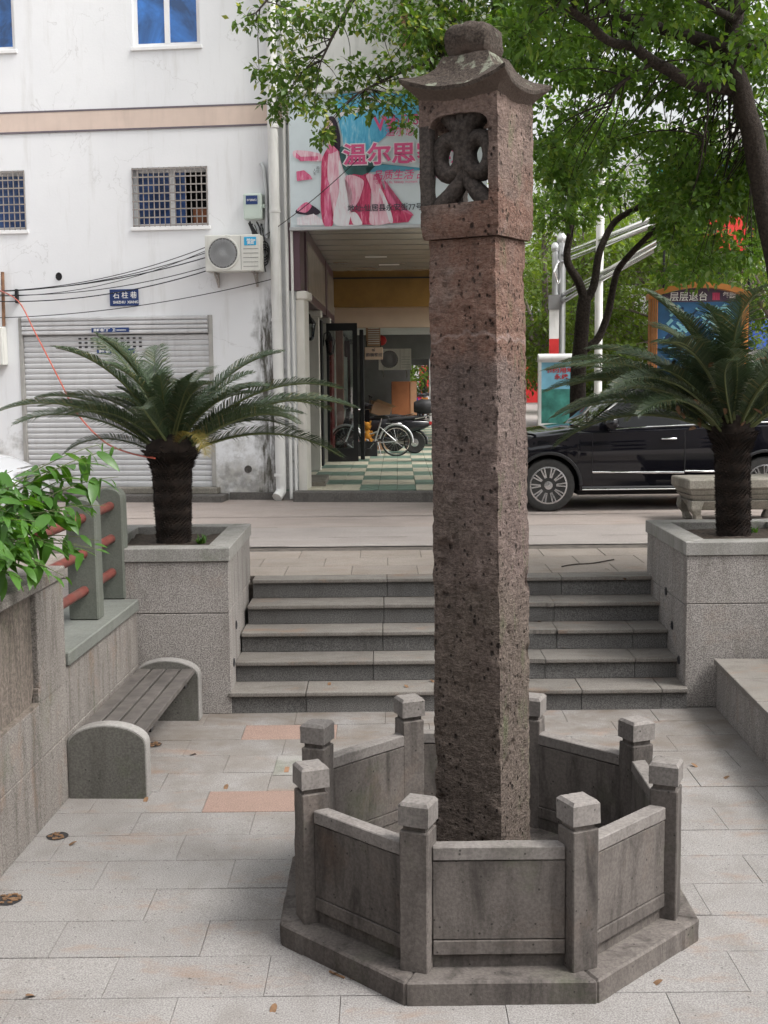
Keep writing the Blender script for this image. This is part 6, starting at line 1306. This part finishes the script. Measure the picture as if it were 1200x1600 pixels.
# the three-stemmed tree behind the car
base = at(903, 660, 19.3); base.z = ST; tB = thing('camphor_tree', 'three-stemmed camphor tree standing behind the black car', 'tree', base, 0, 'street trees'); Yb = 19.3
limb(tB, 'trunk', [base, at(903, 600, Yb), at(907, 540, Yb), at(912, 480, Yb), at(915, 462, Yb)], .135, .1, BARK, 12)
m1 = limb(tB, 'stem', [at(914, 470, Yb), at(904, 440, Yb), at(889, 415, Yb), at(886, 395, Yb), at(891, 365, Yb), at(893, 330, Yb), at(898, 270, Yb - .2), at(890, 200, Yb - .4)], .075, .035); m2 = limb(tB, 'stem', [at(916, 470, Yb), at(928, 445, Yb), at(934, 405, Yb), at(942, 380, Yb), at(962, 345, Yb), at(1000, 322, Yb - .2), at(1045, 290, Yb - .4), at(1062, 250, Yb - .6)], .07, .035)
m3 = limb(tB, 'stem', [at(915, 545, Yb), at(935, 528, Yb + .1), at(950, 490, Yb + .2), at(960, 440, Yb + .2), at(968, 418, Yb + .2), at(990, 392, Yb), at(1020, 362, Yb - .2), at(1048, 340, Yb - .3), at(1060, 305, Yb - .4)], .068, .035)
cB = inpx(30, 835, 960, 140, 345, 18, 20.5, .32, 80, 51, lambda x, y: y < 300 or x < 940) + inpx(16, 960, 1090, 200, 300, 17.5, 20, .32, 80, 52) + inpx(34, 1000, 1110, 290, 400, 17.8, 20, .32, 80, 53, lambda x, y: y < 300 + (x - 990) * 1.0) + inpx(11, 840, 1100, 20, 160, 18, 21, .42, 80, 54)
twigs(tB, 'twigs', m1[10:] + m2[12:] + m3[14:], cB, rad=.009, seed=6); leaf_cloud('crown', cB, LEAF, tB, .13, .07, .9, 33)
# lighter street trees farther down the road
def far_tree(label, px, Y, zc, rx, rz_, nc, seed, mat=LEAFL, L=.16, cnt=70, tr=.13, bark=BARK2):
    x = (px - 600) / FPX * Y; base = Vector((x, Y, ST)); t = thing('street_tree', label, 'tree', base, 0, 'street trees'); rs = random.Random(seed)
    tp = limb(t, 'trunk', [base, base + Vector((rs.uniform(-.1, .1), 0, 1.4)), Vector((x + rs.uniform(-.2, .2), Y, zc - rz_ * .4)), Vector((x, Y, zc + rz_ * .3))], tr, tr * .4, bark, 9, .04); cl = []; S = tp[5:]
    for k in range(5): a = rs.uniform(0, 6.28); e = Vector((x + rx * .7 * math.cos(a), Y + rx * .7 * math.sin(a), zc + rs.uniform(-.2, .5) * rz_)); S = S + limb(t, 'limb', [tp[6], (tp[7] + e) / 2 + Vector((0, 0, -.2)), e], tr * .5, tr * .15, bark, 6)
    while len(cl) < nc:
        v = Vector((rs.uniform(-1, 1), rs.uniform(-1, 1), rs.uniform(-1, 1)))
        if v.length > 1 or v.length < .35: continue
        cl.append((x + v.x * rx, Y + v.y * rx, zc + v.z * rz_, rx * rs.uniform(.15, .26), cnt))
    twigs(t, 'twigs', S, cl, bark, .012, seed); leaf_cloud('crown', cl, mat, t, L, L * .5, 1, seed + 7); return t
far_tree('pale green street tree just right of the pillar beyond the lamp posts', 850, 29, 5.0, 2.6, 2.6, 130, 61); far_tree('pale green street tree behind the three-stemmed tree', 970, 33, 4.9, 3.0, 2.8, 140, 62); far_tree('pale green street tree left of the arched billboard', 1030, 27, 4.2, 2.0, 2.0, 100, 63)
far_tree('pale green street tree above the arched billboard', 1120, 31, 5.0, 2.6, 2.0, 110, 64); far_tree('mid green street tree at the right edge behind the billboard', 1230, 26, 5.2, 2.4, 2.6, 110, 65, LEAFB, .13); far_tree('dark green street tree low beyond the parked car', 905, 42, 3.4, 2.6, 2.2, 110, 66, LEAFB, .2)
far_tree('distant tree seen through the end of the arcade', 668, 62, 4.2, 4.0, 3.0, 120, 67, LEAFB, .24); far_tree('distant tree far down the street behind the others', 1010, 55, 4.6, 4.6, 4.0, 150, 68, LEAFB, .26); far_tree('distant tree beyond the arcade on the street side', 760, 58, 5, 4.5, 4.0, 130, 69, LEAFL, .24)

# ================================================================== STREET FURNITURE AND FAR SIDE
ORF = plain('orange_frame', (.42, .16, .035), .5, var=.2); PURP = plain('purple_print', (.075, .045, .085), .4, var=.1); CITYA = plain('print_blue', (.03, .11, .24), .4, var=.3); CITYB = plain('print_pale_blue', (.22, .48, .55), .4, var=.2); CITYC = plain('print_navy', (.012, .03, .08), .4)
# arched billboard stand
Yb_ = 18.6; a_, c_ = at(1015, 463, Yb_), at(1168, 460, Yb_); X0, X1 = a_.x, c_.x; zs, zm = a_.z, at(1090, 441, Yb_).z
t = thing('arched_billboard', 'orange framed advertising stand with an arched top behind the black car', 'billboard', ((X0 + X1) / 2, Yb_, ST))
arc = lambda u, dz=0: zs + .03 + (zm - zs - .03) * (1 - (2 * u - 1) ** 2) - dz
for (xa, xb) in ((X0, X0 + .11), (X1 - .11, X1)): ab('upright', ORF, xa, xb, Yb_ - .09, Yb_ + .09, ST, zs, par=t, bevel=.01)
for k in range(3): ab('flute', RUST, X0 + .02 + k * .03, X0 + .03 + k * .03, Yb_ - .094, Yb_ - .089, ST + .5, zs - .05, par=t)
b = MB(); n = 18; P_ = [(X0 - .03 + (X1 - X0 + .06) * i / n, Yb_ - .12, arc(i / n)) for i in range(n + 1)] + [(X0 - .03 + (X1 - X0 + .06) * i / n, Yb_ - .12, arc(i / n, .085)) for i in range(n, -1, -1)]
for i in range(n): b.prism([P_[i], P_[i + 1], P_[2 * n - i], P_[2 * n + 1 - i]], (0, .24, 0))
b.build('arch', ORF, t)
zp = at(1090, 472, Yb_).z; b = MB(); P_ = [(X0 + .11 + (X1 - X0 - .22) * i / n, Yb_ - .03, arc((.11 + (X1 - X0 - .22) * i / n) / (X1 - X0), .09)) for i in range(n + 1)]
for i in range(n): b.prism([P_[i], P_[i + 1], (P_[i + 1][0], Yb_ - .03, zp), (P_[i][0], Yb_ - .03, zp)], (0, .02, 0))
b.build('title_strip', PURP, t); ab('poster', CITYA, X0 + .11, X1 - .11, Yb_ - .028, Yb_ + .03, ST + .9, zp - .001, par=t); ab('lower_panel', ORF, X0 + .11, X1 - .11, Yb_ - .05, Yb_ + .05, ST + .4, ST + .9, par=t)
b = MB(); b2 = MB(); rs = random.Random(3)
for k in range(260):
    x = rs.uniform(X0 + .2, X1 - .2); z = rs.uniform(ST + 1.0, zp - .08); l, w_ = rs.uniform(.05, .2), rs.uniform(.015, .05); an = math.radians(45 if rs.random() < .6 else -40); d = Vector((math.cos(an), 0, math.sin(an))); e = Vector((-d.z, 0, d.x)) * w_ / 2; q = Vector((x, Yb_ - .0285 - .00004 * k, z)); q2 = q + d * min(l, max(.02, (zp - .02 - z)), (X1 - .13 - x))
    (b if rs.random() < .6 else b2).add([q - e, q + e, q2 + e, q2 - e], [(0, 1, 2, 3)])
props(b.build('tower_print', CITYB, t), kind='stuff'); props(b2.build('tower_print', CITYC, t), kind='stuff')
text('层层退台', .145, WPRINT, t, facing(at(1046, 469, Yb_ - .032)), bold=.001); text('玺园', .1, WPRINT, t, facing(at(1129, 465, Yb_ - .032)), bold=.002); q = at(1119, 463, Yb_ - .034); ab('seal', VRED, q.x - .055, q.x + .055, Yb_ - .034, Yb_ - .0305, q.z - .055, q.z + .055, par=t)
# white framed light box
Yl = 21.5; a_, c_ = at(841, 560, Yl), at(907, 560, Yl); t = thing('light_box', 'white framed street light box with a blue poster behind the car bonnet', 'light box', ((a_.x + c_.x) / 2, Yl, ST)); za_ = a_.z
ab('frame', WHITE2, a_.x, a_.x + .05, Yl - .06, Yl + .06, ST, za_, par=t); ab('frame', WHITE2, c_.x - .05, c_.x, Yl - .06, Yl + .06, ST, za_, par=t); MB().lathe([(.07, a_.x - .01), (.08, a_.x), (.08, c_.x), (.07, c_.x + .01)], 14, (0, Yl, za_ + .0), 'x').build('hood', WHITE, t, smooth=40)
ab('poster', plain('poster_sky', (.22, .50, .66), .4, var=.15), a_.x + .05, c_.x - .05, Yl - .03, Yl + .03, ST + .9, za_ - .06, par=t); ab('poster_land', plain('poster_land', (.05, .2, .17), .4, var=.5, sc=5), a_.x + .052, c_.x - .052, Yl - .034, Yl - .03, ST + .9, ST + 1.5, par=t); ab('base', WHITE2, a_.x + .05, c_.x - .05, Yl - .04, Yl + .04, ST + .3, ST + .9, par=t)
text('节约用地', .1, REDC, t, facing(at(852, 582, Yl - .035)), bold=.002, sx=1.25); text('永续', .1, REDC, t, facing(at(866, 592, Yl - .035)), bold=.002, sx=1.25)
# steel sign gantry: posts and pairs of tubes running along the street
g = thing('sign_gantry', 'polished steel gantry with paired tubes rising behind the three-stemmed tree', 'gantry', (3.8, 25, ST)); Yg = 26
for (x, yt, rr_) in ((878, 372, .085), (868, 386, .07)):
    q = at(x, yt, Yg); MB().tube([(q.x, Yg, ST), (q.x, Yg, q.z - .1)], rr_, 12).build('post', STEEL, g, smooth=50); MB().lathe([(rr_, -.1), (rr_ * 1.3, -.06), (rr_ * 1.25, .04), (rr_ * .6, .1)], 12, tuple(q)).build('post_cap', STEEL, g, smooth=60)
for (y0, y1) in ((398, 338), (409, 348), (462, 378), (472, 386)):
    MB().tube([at(878, y0, Yg), at(1030, y1, 19.8)], .05, 10).build('tube', CHROME, g, smooth=50)
MB().tube([at(874, 405, Yg), at(866, 425, Yg - .3), at(873, 445, Yg)], .03, 8).build('brace', CHROME, g, smooth=50)
q = at(866, 560, Yg - .2); b = MB(); b.box(q.x - .12, q.x + .08, Yg - .3, Yg - .26, at(866, 560, Yg).z, at(866, 485, Yg).z); t = thing('hanging_banner', 'narrow white and red banner on the steel gantry post', 'banner', (q.x, Yg - .28, q.z)); b.build('cloth', WHITE2, t); ab('red_field', REDC, q.x - .121, q.x + .081, Yg - .304, Yg - .301, at(866, 560, Yg).z, at(866, 530, Yg).z, par=t); ab('grey_head', ACD, q.x - .14, q.x + .1, Yg - .32, Yg - .24, at(866, 485, Yg).z, at(866, 462, Yg).z, par=t)
q = at(935, 540, 23.2); pipe('lamp_post', 'pale grey lamp post behind the three-stemmed tree', [Vector((q.x, 23.2, ST)), Vector((q.x, 23.2, 4.2)), Vector((q.x + .06, 23.2, 9))], .075, PIPEW, 'lamp post')
# far shops on the other side of the street: plain blocks with signs, windows and awnings
def shop(label, px0, px1, Y, H_, wall, signs, rows):
    X0, X1 = (px0 - 600) / FPX * Y, (px1 - 600) / FPX * Y; t = thing('shop_building', label, 'building', ((X0 + X1) / 2, Y, ST), 0, 'shops across the street'); ab('wall', wall, X0, X1, Y, Y + 8, ST, ST + H_, par=t)
    nw = max(2, int((X1 - X0) / 2.2))
    for r_ in range(rows):
        for k in range(nw):
            x = X0 + (X1 - X0) * (k + .5) / nw; z = ST + 3.9 + r_ * 3.0
            if z + 1.6 > ST + H_: continue
            fr = ab('window', WHITE, x - .75, x + .75, Y - .05, Y + .02, z, z + 1.5, par=t); ab('pane', BLUEC, x - .68, x + .68, Y - .06, Y - .052, z + .07, z + 1.43, par=fr)
    for k in range(nw): x = X0 + (X1 - X0) * (k + .5) / nw; ab('shopfront', CARGL if k % 2 else REDC, x - .9, x + .9, Y - .04, Y + .02, ST + .1, ST + 2.5, par=t)
    ab('cornice', WHITE2, X0 - .1, X1 + .1, Y - .15, Y + .1, ST + H_, ST + H_ + .25, par=t)
    for (a, c, z0, z1, m) in signs: ab('sign_board', m, (a - 600) / FPX * Y, (c - 600) / FPX * Y, Y - .25, Y - .1, z0, z1, par=t)
TEAL = plain('teal_sign', (.03, .32, .36), .4); PURS = plain('purple_sign', (.16, .05, .2), .4); REDS = plain('red_sign', (.6, .04, .03), .4); BLUS = plain('blue_sign_board', (.04, .1, .4), .4)
shop('pale shop building with a red sign at the right, behind the trees', 1020, 1330, 38, 9, WHITE2, [(1090, 1200, 6.6, 8.0, REDS), (1015, 1050, 7.6, 8.8, TEAL), (1160, 1200, 8.2, 9.2, PURS), (1060, 1300, 3.3, 4.2, BLUS)], 2)
shop('low pale shop building far down the street behind the lamp post', 800, 1000, 72, 7, WHITE2, [(815, 870, 4.4, 5.2, REDS), (885, 960, 4.2, 5.0, BLUS)], 1)
shop('grey shop building farther along on the right', 1000, 1150, 60, 6, plain('grey_wall', (.42, .43, .45), .9), [(1010, 1060, 4.2, 5.2, REDS), (1080, 1130, 4.2, 5.0, ORF)], 1)
shop('pale building closing the street beyond the arcade', 560, 790, 95, 9, WHITE2, [(640, 690, 4.5, 5.5, TEAL)], 2)

# coloured signs on posts farther up the street
for (x0, x1, y0, y1, Y, m, n_, lb_) in ((1088, 1165, 338, 392, 24, REDS, 'red_banner', 'red banner on a post showing through the leaves at the right'), (1028, 1052, 300, 335, 25, TEAL, 'teal_banner', 'small teal banner on a post above the steel tubes'), (1160, 1190, 292, 320, 24.5, PURS, 'purple_banner', 'small purple banner high at the right edge behind the leaves')):
    a_, c_ = at(x0, y0, Y), at(x1, y1, Y); t = thing(n_, lb_, 'banner', ((a_.x + c_.x) / 2, Y, ST), 0, 'street banners'); ab('sheet', m, a_.x, c_.x, Y - .01, Y + .01, c_.z, a_.z, par=t); MB().tube([((a_.x + c_.x) / 2, Y + .06, ST), ((a_.x + c_.x) / 2, Y + .06, a_.z + .1)], .025, 10).build('post', BLACKM, t, smooth=50); MB().tube([(a_.x, Y + .02, a_.z + .02), (c_.x, Y + .02, a_.z + .02)], .02, 8).build('cross_arm', STEEL, t, smooth=50)

# unseen houses added behind the viewer to darken car reflections and front faces
for k, (x0, x1, y, h, lb_) in enumerate(((-22, -3, -17, 11, 'unseen pale house added behind the viewer to the left'), (-2.5, 20, -19, 13, 'unseen pale house added behind the viewer to the right'))):
    t = thing('house', lb_, 'building', ((x0 + x1) / 2, y, ST), 0, 'unseen houses added behind the viewer'); ab('wall', plain('tan_wall_%d' % k, (.36, .33, .30), .9), x0, x1, y - 8, y, ST, ST + h, par=t)
    for r_ in range(3):
        for c in range(6):
            x = x0 + (x1 - x0) * (c + .5) / 6; z = ST + 1.0 + 3.4 * r_; fr = ab('window', WHITE, x - .8, x + .8, y + .002, y + .05, z, z + 1.7, par=t); ab('pane', CARGL, x - .73, x + .73, y + .051, y + .056, z + .07, z + 1.63, par=fr)
